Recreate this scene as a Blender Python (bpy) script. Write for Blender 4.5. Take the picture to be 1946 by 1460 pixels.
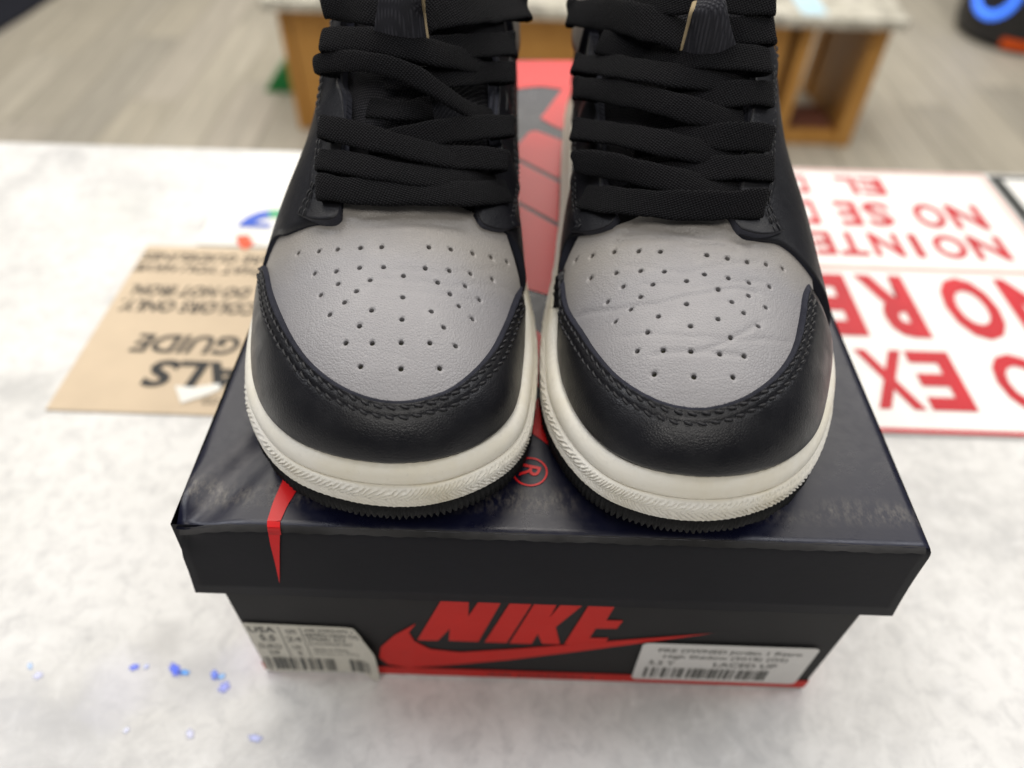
import bpy, math, random
import numpy as np
from mathutils import Vector, Matrix
from mathutils.geometry import delaunay_2d_cdt, tessellate_polygon

scene = bpy.context.scene
for o in list(bpy.data.objects): bpy.data.objects.remove(o)
COL = scene.collection
rng = np.random.RandomState(7)
random.seed(7)

# ------------------------------------------------------------------ camera
FPX = 1386.82                                   # focal length in photo pixels (1946 wide)
CAM = np.array([-0.01162, -0.10896, 0.28449])
PITCH, YAW, ROLL = 0.81216, -0.00319, 0.03068
FW = np.array([math.sin(YAW)*math.cos(PITCH), math.cos(YAW)*math.cos(PITCH), -math.sin(PITCH)])
_r = np.array([math.cos(YAW), -math.sin(YAW), 0.0]); _u = np.cross(_r, FW)
RT = math.cos(ROLL)*_r + math.sin(ROLL)*_u
UP = -math.sin(ROLL)*_r + math.cos(ROLL)*_u
cam = bpy.data.cameras.new('camera'); camo = bpy.data.objects.new('camera', cam); COL.objects.link(camo)
M = Matrix.Identity(4)
for i in range(3):
    M[i][0] = RT[i]; M[i][1] = UP[i]; M[i][2] = -FW[i]; M[i][3] = CAM[i]
camo.matrix_world = M
cam.sensor_width = 36; cam.lens = FPX/1946*36
cam.clip_start = 0.01; cam.clip_end = 60
cam.dof.use_dof = True; cam.dof.focus_distance = 0.193; cam.dof.aperture_fstop = 6.4
scene.camera = camo

# ------------------------------------------------------------------ world, lamps, exposure
w = bpy.data.worlds.new('World'); scene.world = w; w.use_nodes = True
bg = w.node_tree.nodes['Background']
bg.inputs[0].default_value = (0.93, 0.95, 1.0, 1); bg.inputs[1].default_value = 0.12
def area(name, loc, target, sx, sy, power, col):
    l = bpy.data.lights.new(name, 'AREA'); l.shape = 'RECTANGLE'; l.size = sx; l.size_y = sy
    l.energy = power; l.color = col
    o = bpy.data.objects.new(name, l); COL.objects.link(o); o.location = loc
    d = Vector(target)-Vector(loc); o.rotation_euler = d.to_track_quat('-Z', 'Y').to_euler()
    return o
area('ceiling_lamp', (-0.15, 0.75, 1.9), (-0.15, 0.35, 0), 1.5, 0.45, 15, (1.0, 0.94, 0.86))
area('ceiling_panel', (0.0, 3.0, 1.9), (0.0, 3.0, -0.9), 4.6, 3.5, 158, (1.0, 0.955, 0.87))
area('ceiling_lamp', (-1.3, 0.35, 1.9), (0, 0.1, 0), 0.45, 1.3, 13, (0.93, 0.95, 1.0))
area('ceiling_lamp', (1.3, 0.35, 1.9), (0, 0.1, 0), 0.45, 1.3, 13, (0.95, 0.96, 1.0))
area('ceiling_lamp', (0.0, -1.0, 1.9), (0, 0.1, 0), 1.6, 0.6, 18, (1.0, 0.96, 0.90))  # unseen frontal fill behind the camera, raised to brighten the midsole fronts
vs = scene.view_settings
vs.view_transform = 'Standard'; vs.look = 'None'; vs.exposure = 0.0; vs.gamma = 1; vs.use_curve_mapping = False

# ------------------------------------------------------------------ helpers
def ray(q):
    d = FW + RT*(q[0]-973)/FPX - UP*(q[1]-730)/FPX
    return CAM, d
def on_z(q, z):
    C, d = ray(q); return C + d*(z-C[2])/d[2]
def on_y(q, y):
    C, d = ray(q); return C + d*(y-C[1])/d[1]

def tag(o, label=None, cat=None, group=None, kind=None):
    if label: o['label'] = label
    if cat: o['category'] = cat
    if group: o['group'] = group
    if kind: o['kind'] = kind
    return o
def empty(name, loc=(0, 0, 0)):
    o = bpy.data.objects.new(name, None); COL.objects.link(o); o.location = loc; o.empty_display_size = 0.02
    return o
def mesh(name, V, F, mats, parent=None, smooth=True, uv=None, mi=None):
    me = bpy.data.meshes.new(name)
    me.from_pydata([tuple(v) for v in V], [], [tuple(f) for f in F])
    if not isinstance(mats, (list, tuple)): mats = [mats]
    for m in mats: me.materials.append(m)
    if smooth: me.polygons.foreach_set('use_smooth', [True]*len(me.polygons))
    if mi is not None: me.polygons.foreach_set('material_index', list(mi))
    if uv is not None:
        L = me.uv_layers.new(name='UVMap'); idx = np.zeros(len(me.loops), dtype=np.int32)
        me.loops.foreach_get('vertex_index', idx)
        L.data.foreach_set('uv', np.asarray(uv, dtype=np.float32)[idx].ravel())
    me.update()
    o = bpy.data.objects.new(name, me); COL.objects.link(o)
    if parent: o.parent = parent
    return o
def grid_faces(nr, nc, wrap=False, off=0):
    F = []
    cc = nc if wrap else nc-1
    for i in range(nr-1):
        for j in range(cc):
            a = off+i*nc+j; b = off+i*nc+(j+1) % nc
            F.append((a, b, b+nc, a+nc))
    return F
def grid_mesh(name, G, mats, parent=None, wrap=False, uv=None, mi=None, smooth=True, flip=False):
    nr, nc = G.shape[:2]
    F = grid_faces(nr, nc, wrap)
    if flip: F = [f[::-1] for f in F]
    return mesh(name, G.reshape(-1, 3), F, mats, parent, smooth, None if uv is None else uv.reshape(-1, 2), mi)
def box(name, lo, hi, mats, parent=None, bev=0.0, seg=2, smooth=False):
    import bmesh
    bm = bmesh.new(); bmesh.ops.create_cube(bm, size=1)
    lo = Vector(lo); hi = Vector(hi)
    for v in bm.verts: v.co = Vector([lo[i]+(v.co[i]+.5)*(hi[i]-lo[i]) for i in range(3)])
    if bev > 0: bmesh.ops.bevel(bm, geom=bm.edges[:], offset=bev, segments=seg, affect='EDGES', profile=0.5)
    me = bpy.data.meshes.new(name); bm.to_mesh(me); bm.free()
    me.materials.append(mats)
    o = bpy.data.objects.new(name, me); COL.objects.link(o)
    if parent: o.parent = parent
    return o
def cat_rom(P, n, closed=False):
    P = np.asarray(P, float); N = len(P)
    seg = np.linalg.norm(np.diff(np.vstack([P, P[:1]]) if closed else P, axis=0), axis=1)
    k = np.concatenate([[0], np.cumsum(np.sqrt(seg+1e-12))])
    if closed:
        Q = np.vstack([P[-2:], P, P[:3]])
        per = k[-1]; kk = np.concatenate([[k[-3]-per, k[-2]-per], k[:-1], [per, per+k[1], per+k[2]]])
        t = np.linspace(0, per, n, endpoint=False)
    else:
        Q = np.vstack([2*P[0]-P[1], P, 2*P[-1]-P[-2]]); kk = np.concatenate([[-k[1]], k, [2*k[-1]-k[-2]]])
        t = np.linspace(0, k[-1], n)
    out = []
    for x in t:
        i = int(np.clip(np.searchsorted(kk, x, side='right')-1, 1, len(kk)-3))
        t0, t1, t2, t3 = kk[i-1:i+3]; p0, p1, p2, p3 = Q[i-1:i+3]
        A1 = (t1-x)/(t1-t0)*p0+(x-t0)/(t1-t0)*p1; A2 = (t2-x)/(t2-t1)*p1+(x-t1)/(t2-t1)*p2
        A3 = (t3-x)/(t3-t2)*p2+(x-t2)/(t3-t2)*p3
        B1 = (t2-x)/(t2-t0)*A1+(x-t0)/(t2-t0)*A2; B2 = (t3-x)/(t3-t1)*A2+(x-t1)/(t3-t1)*A3
        out.append((t2-x)/(t2-t1)*B1+(x-t1)/(t2-t1)*B2)
    return np.array(out)
def resample(P, n, closed=False):
    P = np.asarray(P, float)
    Q = np.vstack([P, P[:1]]) if closed else P
    s = np.concatenate([[0], np.cumsum(np.linalg.norm(np.diff(Q, axis=0), axis=1))])
    t = np.linspace(0, s[-1], n, endpoint=not closed)
    return np.stack([np.interp(t, s, Q[:, k]) for k in range(Q.shape[1])], -1), s[-1]
def smooth_curve(P, it=20, closed=True):
    P = P.copy()
    for _ in range(it):
        if closed: P = .5*P+.25*(np.roll(P, 1, 0)+np.roll(P, -1, 0))
        else: P[1:-1] = .5*P[1:-1]+.25*(P[:-2]+P[2:])
    return P
def pchip(xs, ys):
    xs = np.array(xs, float); ys = np.array(ys, float); h = np.diff(xs); d = np.diff(ys)/h
    m = np.zeros_like(xs); m[0] = d[0]; m[-1] = d[-1]
    for i in range(1, len(xs)-1):
        if d[i-1]*d[i] > 0:
            w1 = 2*h[i]+h[i-1]; w2 = h[i]+2*h[i-1]; m[i] = (w1+w2)/(w1/d[i-1]+w2/d[i])
    def f(x):
        x = np.clip(np.asarray(x, float), xs[0], xs[-1]); i = np.clip(np.searchsorted(xs, x, side='right')-1, 0, len(xs)-2)
        t = (x-xs[i])/h[i]
        return ys[i]*(1+2*t)*(1-t)**2+h[i]*m[i]*t*(1-t)**2+ys[i+1]*t*t*(3-2*t)+h[i]*m[i+1]*t*t*(t-1)
    return f

# ------------------------------------------------------------------ materials
def newmat(name, col=(.5, .5, .5), rough=.5, spec=.5, metal=0.0):
    m = bpy.data.materials.new(name); m.use_nodes = True
    b = m.node_tree.nodes['Principled BSDF']
    b.inputs['Base Color'].default_value = (*col, 1); b.inputs['Roughness'].default_value = rough
    b.inputs['Specular IOR Level'].default_value = spec; b.inputs['Metallic'].default_value = metal
    return m, m.node_tree, b
def nd(nt, typ, **kw):
    n = nt.nodes.new(typ)
    for k, v in kw.items():
        if k.startswith('i_'): n.inputs[k[2:].replace('_', ' ')].default_value = v
        else: setattr(n, k, v)
    return n
def coords(nt, kind='Object', scale=(1, 1, 1), rot=(0, 0, 0)):
    t = nt.nodes.new('ShaderNodeTexCoord'); mp = nt.nodes.new('ShaderNodeMapping')
    mp.inputs['Scale'].default_value = scale; mp.inputs['Rotation'].default_value = rot
    nt.links.new(t.outputs[kind], mp.inputs['Vector']); return mp.outputs['Vector']
def noise(nt, vec, scale, detail=4, rough=.55, dist=0):
    n = nd(nt, 'ShaderNodeTexNoise'); n.inputs['Scale'].default_value = scale; n.inputs['Detail'].default_value = detail
    n.inputs['Roughness'].default_value = rough; n.inputs['Distortion'].default_value = dist
    nt.links.new(vec, n.inputs['Vector']); return n.outputs['Fac']
def voro(nt, vec, scale, feature='F1', rand=1.0):
    n = nd(nt, 'ShaderNodeTexVoronoi', feature=feature); n.inputs['Scale'].default_value = scale
    n.inputs['Randomness'].default_value = rand
    nt.links.new(vec, n.inputs['Vector']); return n.outputs['Distance']
def ramp(nt, fac, stops):
    r = nt.nodes.new('ShaderNodeValToRGB'); e = r.color_ramp.elements
    while len(e) < len(stops): e.new(0.5)
    for k, (p, c) in enumerate(stops):
        e[k].position = p; e[k].color = (*c, 1) if not np.isscalar(c) else (c, c, c, 1)
    nt.links.new(fac, r.inputs[0]); return r.outputs[0]
def mixc(nt, fac, a, b, typ='MIX'):
    m = nt.nodes.new('ShaderNodeMix'); m.data_type = 'RGBA'; m.blend_type = typ
    for s, v in ((m.inputs[0], fac), (m.inputs[6], a), (m.inputs[7], b)):
        if isinstance(v, (int, float)): s.default_value = v
        elif isinstance(v, tuple): s.default_value = (*v, 1)
        else: nt.links.new(v, s)
    return m.outputs[2]
def math_(nt, op, a, b=0.0):
    m = nt.nodes.new('ShaderNodeMath'); m.operation = op
    for s, v in ((m.inputs[0], a), (m.inputs[1], b)):
        if isinstance(v, (int, float)): s.default_value = v
        else: nt.links.new(v, s)
    return m.outputs[0]
def bump(nt, b, height, strength, dist, prev=None):
    n = nt.nodes.new('ShaderNodeBump'); n.inputs['Strength'].default_value = strength; n.inputs['Distance'].default_value = dist
    nt.links.new(height, n.inputs['Height'])
    if prev is not None: nt.links.new(prev, n.inputs['Normal'])
    nt.links.new(n.outputs[0], b.inputs['Normal']); return n.outputs[0]

def leather(name, col, rough, grain=.35, crease=0.0, var=.15, spec=.5, gscale=900, stain=None):
    m, nt, b = newmat(name, col, rough, spec)
    v = coords(nt)
    n1 = noise(nt, v, 35, 5)
    c2 = tuple(min(1, x*(1+var)) for x in col); c1 = tuple(x*(1-var) for x in col)
    cc_ = ramp(nt, n1, [(.3, c1), (.7, c2)])
    if stain:                                       # yellowed leather where the toe creases against the throat
        sep = nt.nodes.new('ShaderNodeSeparateXYZ'); nt.links.new(v, sep.inputs[0])
        yy_ = math_(nt, 'ADD', sep.outputs[1], math_(nt, 'MULTIPLY', math_(nt, 'SUBTRACT', n1, .5), .02))
        f_ = math_(nt, 'DIVIDE', math_(nt, 'SUBTRACT', yy_, stain[0][0]), stain[0][1]-stain[0][0])
        cc_ = mixc(nt, ramp(nt, f_, [(0, 0.0), (1, .45)]), cc_, stain[1])
    nt.links.new(cc_, b.inputs['Base Color'])
    n2 = noise(nt, v, 160, 3)
    nt.links.new(ramp(nt, n2, [(.3, rough-.07), (.75, rough+.1)]), b.inputs['Roughness'])
    g = voro(nt, v, gscale, 'DISTANCE_TO_EDGE')
    g = ramp(nt, g, [(0, 0.0), (.25, 1.0)])
    nn = bump(nt, b, g, grain, .00025)
    if crease > 0:
        vc = coords(nt, scale=(45, 150, 110))
        cn = noise(nt, vc, 1.0, 6, .6, .7)
        cr = ramp(nt, math_(nt, 'ABSOLUTE', math_(nt, 'SUBTRACT', cn, .5)), [(0, 0.0), (.05, 1.0)])
        nn = bump(nt, b, cr, crease, .0006, nn)
    return m
M_GREY = leather('grey_leather', (.275, .266, .273), .42, .30, .10, .05, .5, 1150, ((-.080, -.066), (.31, .275, .215)))
M_BLACK = leather('black_leather', (.0065, .0065, .0085), .36, .16, .04, .2, .4, 1300)
M_BLACK2 = leather('black_tumbled_leather', (.007, .007, .0095), .44, .16, .10, .2, .35, 1200)
M_RAW = leather('raw_leather_edge', (.020, .021, .031), .8, .3, 0, .3, .2, 1500)
M_RAW2 = leather('split_leather_edge', (.050, .052, .068), .7, .4, .3, .4, .3, 900)
M_COLLAR = leather('grey_collar_leather', (.16, .145, .13), .5, .35, .1, .1, .4, 900)

def mat_midsole():
    m, nt, b = newmat('aged_white_rubber', (.72, .69, .62), .5, .4)
    v = coords(nt); n1 = noise(nt, v, 28, 5, .6); n2 = noise(nt, v, 400, 4, .7)
    c = ramp(nt, n1, [(.3, (.86, .835, .77)), (.52, (.83, .795, .70)), (.72, (.76, .70, .55))])
    c = mixc(nt, math_(nt, 'MULTIPLY', ramp(nt, n2, [(.6, 0.0), (.8, 1.0)]), .25), c, (.34, .30, .25))
    nt.links.new(c, b.inputs['Base Color'])
    bump(nt, b, noise(nt, v, 700, 3), .12, .0004); return m
def mat_foxing():
    m, nt, b = newmat('textured_white_rubber', (.7, .68, .62), .55, .3)
    v = coords(nt)
    c = ramp(nt, noise(nt, v, 30, 4), [(.3, (.82, .80, .76)), (.55, (.78, .75, .67)), (.75, (.72, .67, .54))])
    c = mixc(nt, ramp(nt, noise(nt, v, 500, 4, .7), [(.55, 0.0), (.8, .3)]), c, (.4, .36, .3))
    nt.links.new(c, b.inputs['Base Color']); bump(nt, b, noise(nt, v, 900, 3), .15, .0004); return m
M_MID = mat_midsole(); M_FOX = mat_foxing()
def mat_outsole():
    m, nt, b = newmat('black_rubber', (.006, .006, .0065), .7, .25)
    bump(nt, b, noise(nt, coords(nt), 600, 4), .4, .0006); return m
M_OUT = mat_outsole()
def mat_fabric(name, col, sx, sy, strength, rough=.9, hi=None, dist=1.5):
    m, nt, b = newmat(name, col, rough, .12)
    b.inputs['Sheen Weight'].default_value = .02; b.inputs['Sheen Roughness'].default_value = .5
    uv = coords(nt, 'UV', rot=(0, 0, .35))
    wv = nd(nt, 'ShaderNodeTexWave', wave_type='BANDS', bands_direction='X'); wv.inputs['Scale'].default_value = sx
    wv.inputs['Distortion'].default_value = dist; wv.inputs['Detail'].default_value = 2; wv.inputs['Detail Scale'].default_value = 3
    nt.links.new(uv, wv.inputs['Vector'])
    wv2 = nd(nt, 'ShaderNodeTexWave', wave_type='BANDS', bands_direction='Y'); wv2.inputs['Scale'].default_value = sy
    wv2.inputs['Distortion'].default_value = dist*.6
    nt.links.new(uv, wv2.inputs['Vector'])
    h = math_(nt, 'MULTIPLY', wv.outputs['Fac'], wv2.outputs['Fac'])
    n = noise(nt, coords(nt), 1500, 3)
    hh = math_(nt, 'ADD', h, math_(nt, 'MULTIPLY', n, .5))
    bump(nt, b, hh, strength, .0006)
    c2 = hi or tuple(min(1, x*2.2) for x in col)
    nt.links.new(mixc(nt, ramp(nt, hh, [(.35, 0.0), (1.0, 1.0)]), col, c2), b.inputs['Base Color'])
    return m
M_LACE = mat_fabric('black_cotton_lace', (.0032, .0032, .0040), 400, 480, 1.0, .9, (.013, .013, .016))
M_NYLON = mat_fabric('dark_grey_nylon_weave', (.012, .012, .015), 420, 420, .7, .5, (.075, .073, .08), .25)
M_NYLON2 = mat_fabric('grey_nylon_twill', (.022, .022, .027), 300, 300, .5, .5, (.042, .042, .05), .1)
M_LINING, _, _ = newmat('black_lining', (.008, .008, .009), .9, .1)
M_HOLE, _, _ = newmat('perforation_lining', (.06, .058, .042), .9, .1)
M_FOAM, _, _ = newmat('tan_foam', (.42, .33, .2), .9, .1)
M_THREAD, _, _ = newmat('black_thread', (.0085, .0085, .011), .5, .4)

def scuffed(nt, v, n):
    # worn print: pale rub marks in a band behind the front fold and round the dented corner
    c = ramp(nt, n, [(.3, (.0035, .004, .015)), (.75, (.005, .006, .021))])
    sep = nt.nodes.new('ShaderNodeSeparateXYZ'); nt.links.new(v, sep.inputs[0])
    d = math_(nt, 'ABSOLUTE', math_(nt, 'SUBTRACT', sep.outputs[1], -.3132/2+.0115))
    band = ramp(nt, math_(nt, 'DIVIDE', d, .006), [(0.0, 1.0), (1.0, 0.0)])
    rub = ramp(nt, noise(nt, coords(nt, scale=(1, .45, 1), rot=(0, 0, .3)), 420, 6, .75), [(.44, 0.0), (.64, 1.0)])
    big = ramp(nt, noise(nt, v, 34, 3), [(.36, 0.0), (.54, 1.0)])
    return mixc(nt, math_(nt, 'MULTIPLY', math_(nt, 'MULTIPLY', band, rub), math_(nt, 'MULTIPLY', big, .8)), c, (.17, .155, .135))
def mat_lid():
    m, nt, b = newmat('navy_black_laminated_card', (.0075, .008, .014), .3, .5)
    v = coords(nt)
    n = noise(nt, v, 18, 4)
    nt.links.new(ramp(nt, n, [(.3, (.0035, .004, .015)), (.75, (.005, .006, .021))]), b.inputs['Base Color']) if False else nt.links.new(scuffed(nt, v, n), b.inputs['Base Color'])
    sc = noise(nt, v, 260, 6, .75)
    r1 = ramp(nt, sc, [(.45, .24), (.75, .38)])
    r2 = ramp(nt, noise(nt, v, 25, 5, .65), [(.35, 0.0), (.7, .12)])
    nt.links.new(math_(nt, 'ADD', r1, r2), b.inputs['Roughness'])
    nn = bump(nt, b, noise(nt, v, 30, 2), .05, .002)
    bump(nt, b, noise(nt, v, 900, 3), .06, .0004, nn); return m
M_LID = mat_lid()
def mat_card(name, col, rough=.45, var=.12, spec=.25):
    m, nt, b = newmat(name, col, rough, spec)
    v = coords(nt); n = noise(nt, v, 40, 5)
    nt.links.new(ramp(nt, n, [(.3, tuple(x*(1-var) for x in col)), (.7, tuple(min(1, x*(1+var)) for x in col))]), b.inputs['Base Color'])
    bump(nt, b, noise(nt, v, 300, 4), .08, .0006); return m
M_LIDW = mat_card('navy_black_wrapped_card', (.0062, .0064, .0095), .55, .12, .10)
M_BASE = mat_card('charcoal_box_card', (.019, .0185, .019), .55, .12, .12)
M_RED = mat_card('red_print', (.56, .020, .014), .45, .06, .12)
M_REDLID = mat_card('red_print_laminated', (.64, .014, .016), .30, .05, .4)
M_REDW = mat_card('red_print_wrapped', (.64, .014, .016), .5, .05, .12)
M_EDGEWEAR = mat_card('worn_card_edge', (.034, .033, .033), .6, .5, .15)
M_LABEL = mat_card('size_label_paper', (.60, .575, .50), .5, .04)
M_LABEL2 = mat_card('price_label_paper', (.66, .645, .62), .4, .03)
M_INK, _, _ = newmat('black_ink', (.03, .03, .03), .6, .3)
M_INKG, _, _ = newmat('grey_ink', (.13, .13, .12), .6, .3)
M_TAN = mat_card('kraft_card', (.60, .48, .34), .6, .05)
M_WHITE = mat_card('white_card', (.80, .79, .74), .4, .03)
M_SIGNW = mat_card('white_sign_board', (.80, .785, .75), .35, .05)
M_SIGNR = mat_card('red_sign_print', (.50, .018, .028), .4, .12)
M_SIGNP = mat_card('faded_red_line', (.74, .42, .37), .4, .1)
M_BLUE, _, _ = newmat('blue_print', (.04, .11, .55), .5, .3)
M_GREENP, _, _ = newmat('green_print', (.05, .38, .17), .5, .3)
M_ORANGER, _, _ = newmat('orange_red_print', (.75, .10, .04), .5, .3)
M_BLACKP, _, _ = newmat('black_frame', (.015, .017, .016), .4, .4)

def mat_counter():
    m, nt, b = newmat('white_mottled_counter', (.75, .74, .72), .38, .4)
    v = coords(nt)
    n1 = noise(nt, v, 9, 7, .62, .6); n2 = noise(nt, v, 34, 6, .65, .4); n3 = noise(nt, v, 3.2, 5, .55, .3)
    c = ramp(nt, n1, [(.32, (.44, .435, .43)), (.46, (.64, .63, .61)), (.60, (.74, .73, .71))])
    c = mixc(nt, ramp(nt, n2, [(.54, 0.0), (.76, .5)]), c, (.50, .50, .50))
    c = mixc(nt, ramp(nt, n3, [(.52, 0.0), (.75, .30)]), c, (.64, .635, .58))
    n4 = noise(nt, v, 120, 6, .7, .5); c = mixc(nt, ramp(nt, n4, [(.48, 0.0), (.70, .55)]), c, (.44, .435, .43)); c = mixc(nt, ramp(nt, n4, [(.28, .5), (.46, 0.0)]), c, (.80, .795, .78))
    # a few soft tinted blotches at fixed spots
    tc = nt.nodes.new('ShaderNodeTexCoord')
    def blotch(c, x, y, r, s, col):
        d = nd(nt, 'ShaderNodeVectorMath', operation='DISTANCE'); nt.links.new(tc.outputs['Object'], d.inputs[0]); d.inputs[1].default_value = (x, y, 0)
        wob = math_(nt, 'ADD', d.outputs['Value'], math_(nt, 'MULTIPLY', math_(nt, 'SUBTRACT', n2, .5), r*1.6))
        f = ramp(nt, math_(nt, 'DIVIDE', wob, r), [(.25, s), (1.0, 0.0)])
        return mixc(nt, f, c, col)
    for (x, y, r, s, col) in BLOTCHES: c = blotch(c, x, y, r, s, col)
    nt.links.new(c, b.inputs['Base Color'])
    nt.links.new(ramp(nt, n2, [(.3, .30), (.7, .5)]), b.inputs['Roughness'])
    bump(nt, b, noise(nt, v, 120, 6, .6), .10, .001); return m
BLOTCHES = []
for q, r, s, col in [((315, 1220), .012, .55, (.42, .41, .40)), ((390, 1285), .018, .45, (.42, .42, .44)),
                     ((130, 1400), .026, .42, (.46, .46, .47)), ((30, 1340), .014, .35, (.5, .5, .52)),
                     ((620, 1420), .008, .45, (.42, .41, .41)), ((230, 1300), .018, .25, (.6, .6, .74)),
                     ((470, 1260), .014, .3, (.6, .6, .74)), ((90, 610), .03, .2, (.62, .6, .56)), ((200, 400), .04, .22, (.6, .62, .55))]:
    P = on_z(q, 0); BLOTCHES.append((P[0], P[1], r, s, col))
M_COUNTER = mat_counter()
def mat_wood():
    m, nt, b = newmat('honey_oak_veneer', (.40, .19, .045), .45, .4)
    v = coords(nt, scale=(14, 14, 1.2))
    n = noise(nt, v, 3, 6, .6, 1.0)
    nt.links.new(ramp(nt, n, [(.3, (.46, .215, .045)), (.55, (.56, .28, .065)), (.75, (.63, .34, .10))]), b.inputs['Base Color'])
    return m
M_WOOD = mat_wood()
def mat_granite():
    m, nt, b = newmat('speckled_stone_top', (.6, .57, .5), .3, .5)
    v = coords(nt); n = noise(nt, v, 22, 7, .75)
    nt.links.new(ramp(nt, n, [(.38, (.25, .23, .20)), (.5, (.58, .55, .46)), (.62, (.74, .71, .63))]), b.inputs['Base Color'])
    return m
M_GRAN = mat_granite()
def mat_plank(k, col):
    m, nt, b = newmat('grey_oak_plank_%d' % k, col, .5, .35)
    v = coords(nt, scale=(22, 1.3, 5)); n = noise(nt, v, 2.2, 6, .6, .6)
    nt.links.new(ramp(nt, n, [(.3, tuple(x*.78 for x in col)), (.7, tuple(x*1.16 for x in col))]), b.inputs['Base Color'])
    bump(nt, b, n, .1, .002); return m
M_PL = [mat_plank(k, c) for k, c in enumerate([(.43, .39, .315), (.40, .365, .30), (.46, .42, .345), (.37, .34, .285), (.44, .40, .335)])]

# ------------------------------------------------------------------ setting: floor and counter
FLOORZ = -0.9
sub = box('floor', (-4.6, 0.2, FLOORZ-.06), (4.6, 8.0, FLOORZ-.006), M_PL[3]); tag(sub, kind='structure', label='grey brown wood plank shop floor beyond the counter')
me_cache = {}
pw, plen = .17, 1.25
nx = int(2*2.9/pw)
for i in range(nx):
    x0 = -2.9+i*pw
    off = (i*0.43) % 1.0*plen
    y = .9-off
    while y < 4.7:
        k = rng.randint(5)
        if k not in me_cache:
            o = box('plank', (0, 0, 0), (pw-.003, plen-.003, .006), M_PL[k], sub, .001, 1); me_cache[k] = o.data
        else:
            o = bpy.data.objects.new('plank', me_cache[k]); COL.objects.link(o); o.parent = sub
        o.location = (x0, y, FLOORZ-.006)
        y += plen
counter = box('countertop', (-1.5, -.75, -.045), (1.5, .3985, 0), M_COUNTER, None, .003, 3)
tag(counter, kind='structure', label='white mottled shop countertop under the shoe box')
# reflected blue lights, painted as flat soft-edged spots on the counter
def glint(q, rpx, col, em=0.0):
    n = 18; m, nt, b = newmat('painted_blue_glint', col, .3, .5)
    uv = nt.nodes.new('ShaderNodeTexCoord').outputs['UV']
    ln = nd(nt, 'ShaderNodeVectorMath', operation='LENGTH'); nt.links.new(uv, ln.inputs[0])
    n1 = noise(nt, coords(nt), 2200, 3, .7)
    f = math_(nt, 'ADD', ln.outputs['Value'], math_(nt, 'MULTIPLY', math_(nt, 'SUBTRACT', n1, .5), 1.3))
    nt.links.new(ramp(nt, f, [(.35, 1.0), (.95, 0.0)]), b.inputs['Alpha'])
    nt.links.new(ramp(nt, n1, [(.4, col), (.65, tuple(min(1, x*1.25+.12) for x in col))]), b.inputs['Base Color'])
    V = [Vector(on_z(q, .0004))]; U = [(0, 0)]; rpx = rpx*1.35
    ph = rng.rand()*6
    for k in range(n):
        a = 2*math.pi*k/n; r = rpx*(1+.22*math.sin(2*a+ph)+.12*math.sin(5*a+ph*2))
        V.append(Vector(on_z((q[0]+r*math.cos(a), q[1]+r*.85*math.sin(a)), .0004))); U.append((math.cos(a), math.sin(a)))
    mesh('painted_glint', V, [(0, 1+(k+1) % n, 1+k) for k in range(n)], m, counter, False, uv=U)
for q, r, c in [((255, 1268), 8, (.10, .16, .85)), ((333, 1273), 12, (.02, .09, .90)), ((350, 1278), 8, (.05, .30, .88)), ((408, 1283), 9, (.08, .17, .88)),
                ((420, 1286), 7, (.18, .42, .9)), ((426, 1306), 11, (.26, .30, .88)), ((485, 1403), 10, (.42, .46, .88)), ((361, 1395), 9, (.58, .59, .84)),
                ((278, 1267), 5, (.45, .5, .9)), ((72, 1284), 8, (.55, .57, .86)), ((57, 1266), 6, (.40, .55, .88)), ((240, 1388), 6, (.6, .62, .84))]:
    glint(q, r, c)

# ------------------------------------------------------------------ text helper
def text_mesh(s, size=1.0, bold=0.0, align='LEFT'):
    cu = bpy.data.curves.new('t', 'FONT'); cu.body = s; cu.size = size; cu.offset = bold; cu.align_x = align; cu.resolution_u = 3
    o = bpy.data.objects.new('t', cu); COL.objects.link(o); bpy.context.view_layer.update()
    dg = bpy.context.evaluated_depsgraph_get(); me = o.evaluated_get(dg).to_mesh()
    V = np.array([v.co[:] for v in me.vertices]).reshape(-1, 3); F = [tuple(p.vertices) for p in me.polygons]
    o.evaluated_get(dg).to_mesh_clear(); bpy.data.objects.remove(o); bpy.data.curves.remove(cu)
    return V, F
def fit_text(s, x0, x1, y0, y1, bold=0.02):
    """glyph outlines fitted into a rectangle; returns 2-D verts and faces"""
    V, F = text_mesh(s, 1.0, bold)
    mn = V.min(0); mx = V.max(0)
    V2 = np.stack([x0+(V[:, 0]-mn[0])/(mx[0]-mn[0])*(x1-x0), y0+(V[:, 1]-mn[1])/(mx[1]-mn[1])*(y1-y0)], -1)
    return V2, F
class Flat:
    """collects flat printed shapes and links them as one mesh"""
    def __init__(s): s.V = []; s.F = []
    def add(s, V, F):
        o = len(s.V); s.V += [tuple(v) for v in V]; s.F += [tuple(i+o for i in f) for f in F]
    def poly(s, P):
        T = tessellate_polygon([[Vector((p[0], p[1], 0)) for p in P]])
        o = len(s.V); s.V += [tuple(p) for p in P]; s.F += [tuple(o+i for i in t) for t in T]
    def build(s, name, fn, mat, parent):
        V = [fn(v) for v in s.V]
        return mesh(name, V, s.F, mat, parent, False)

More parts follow.
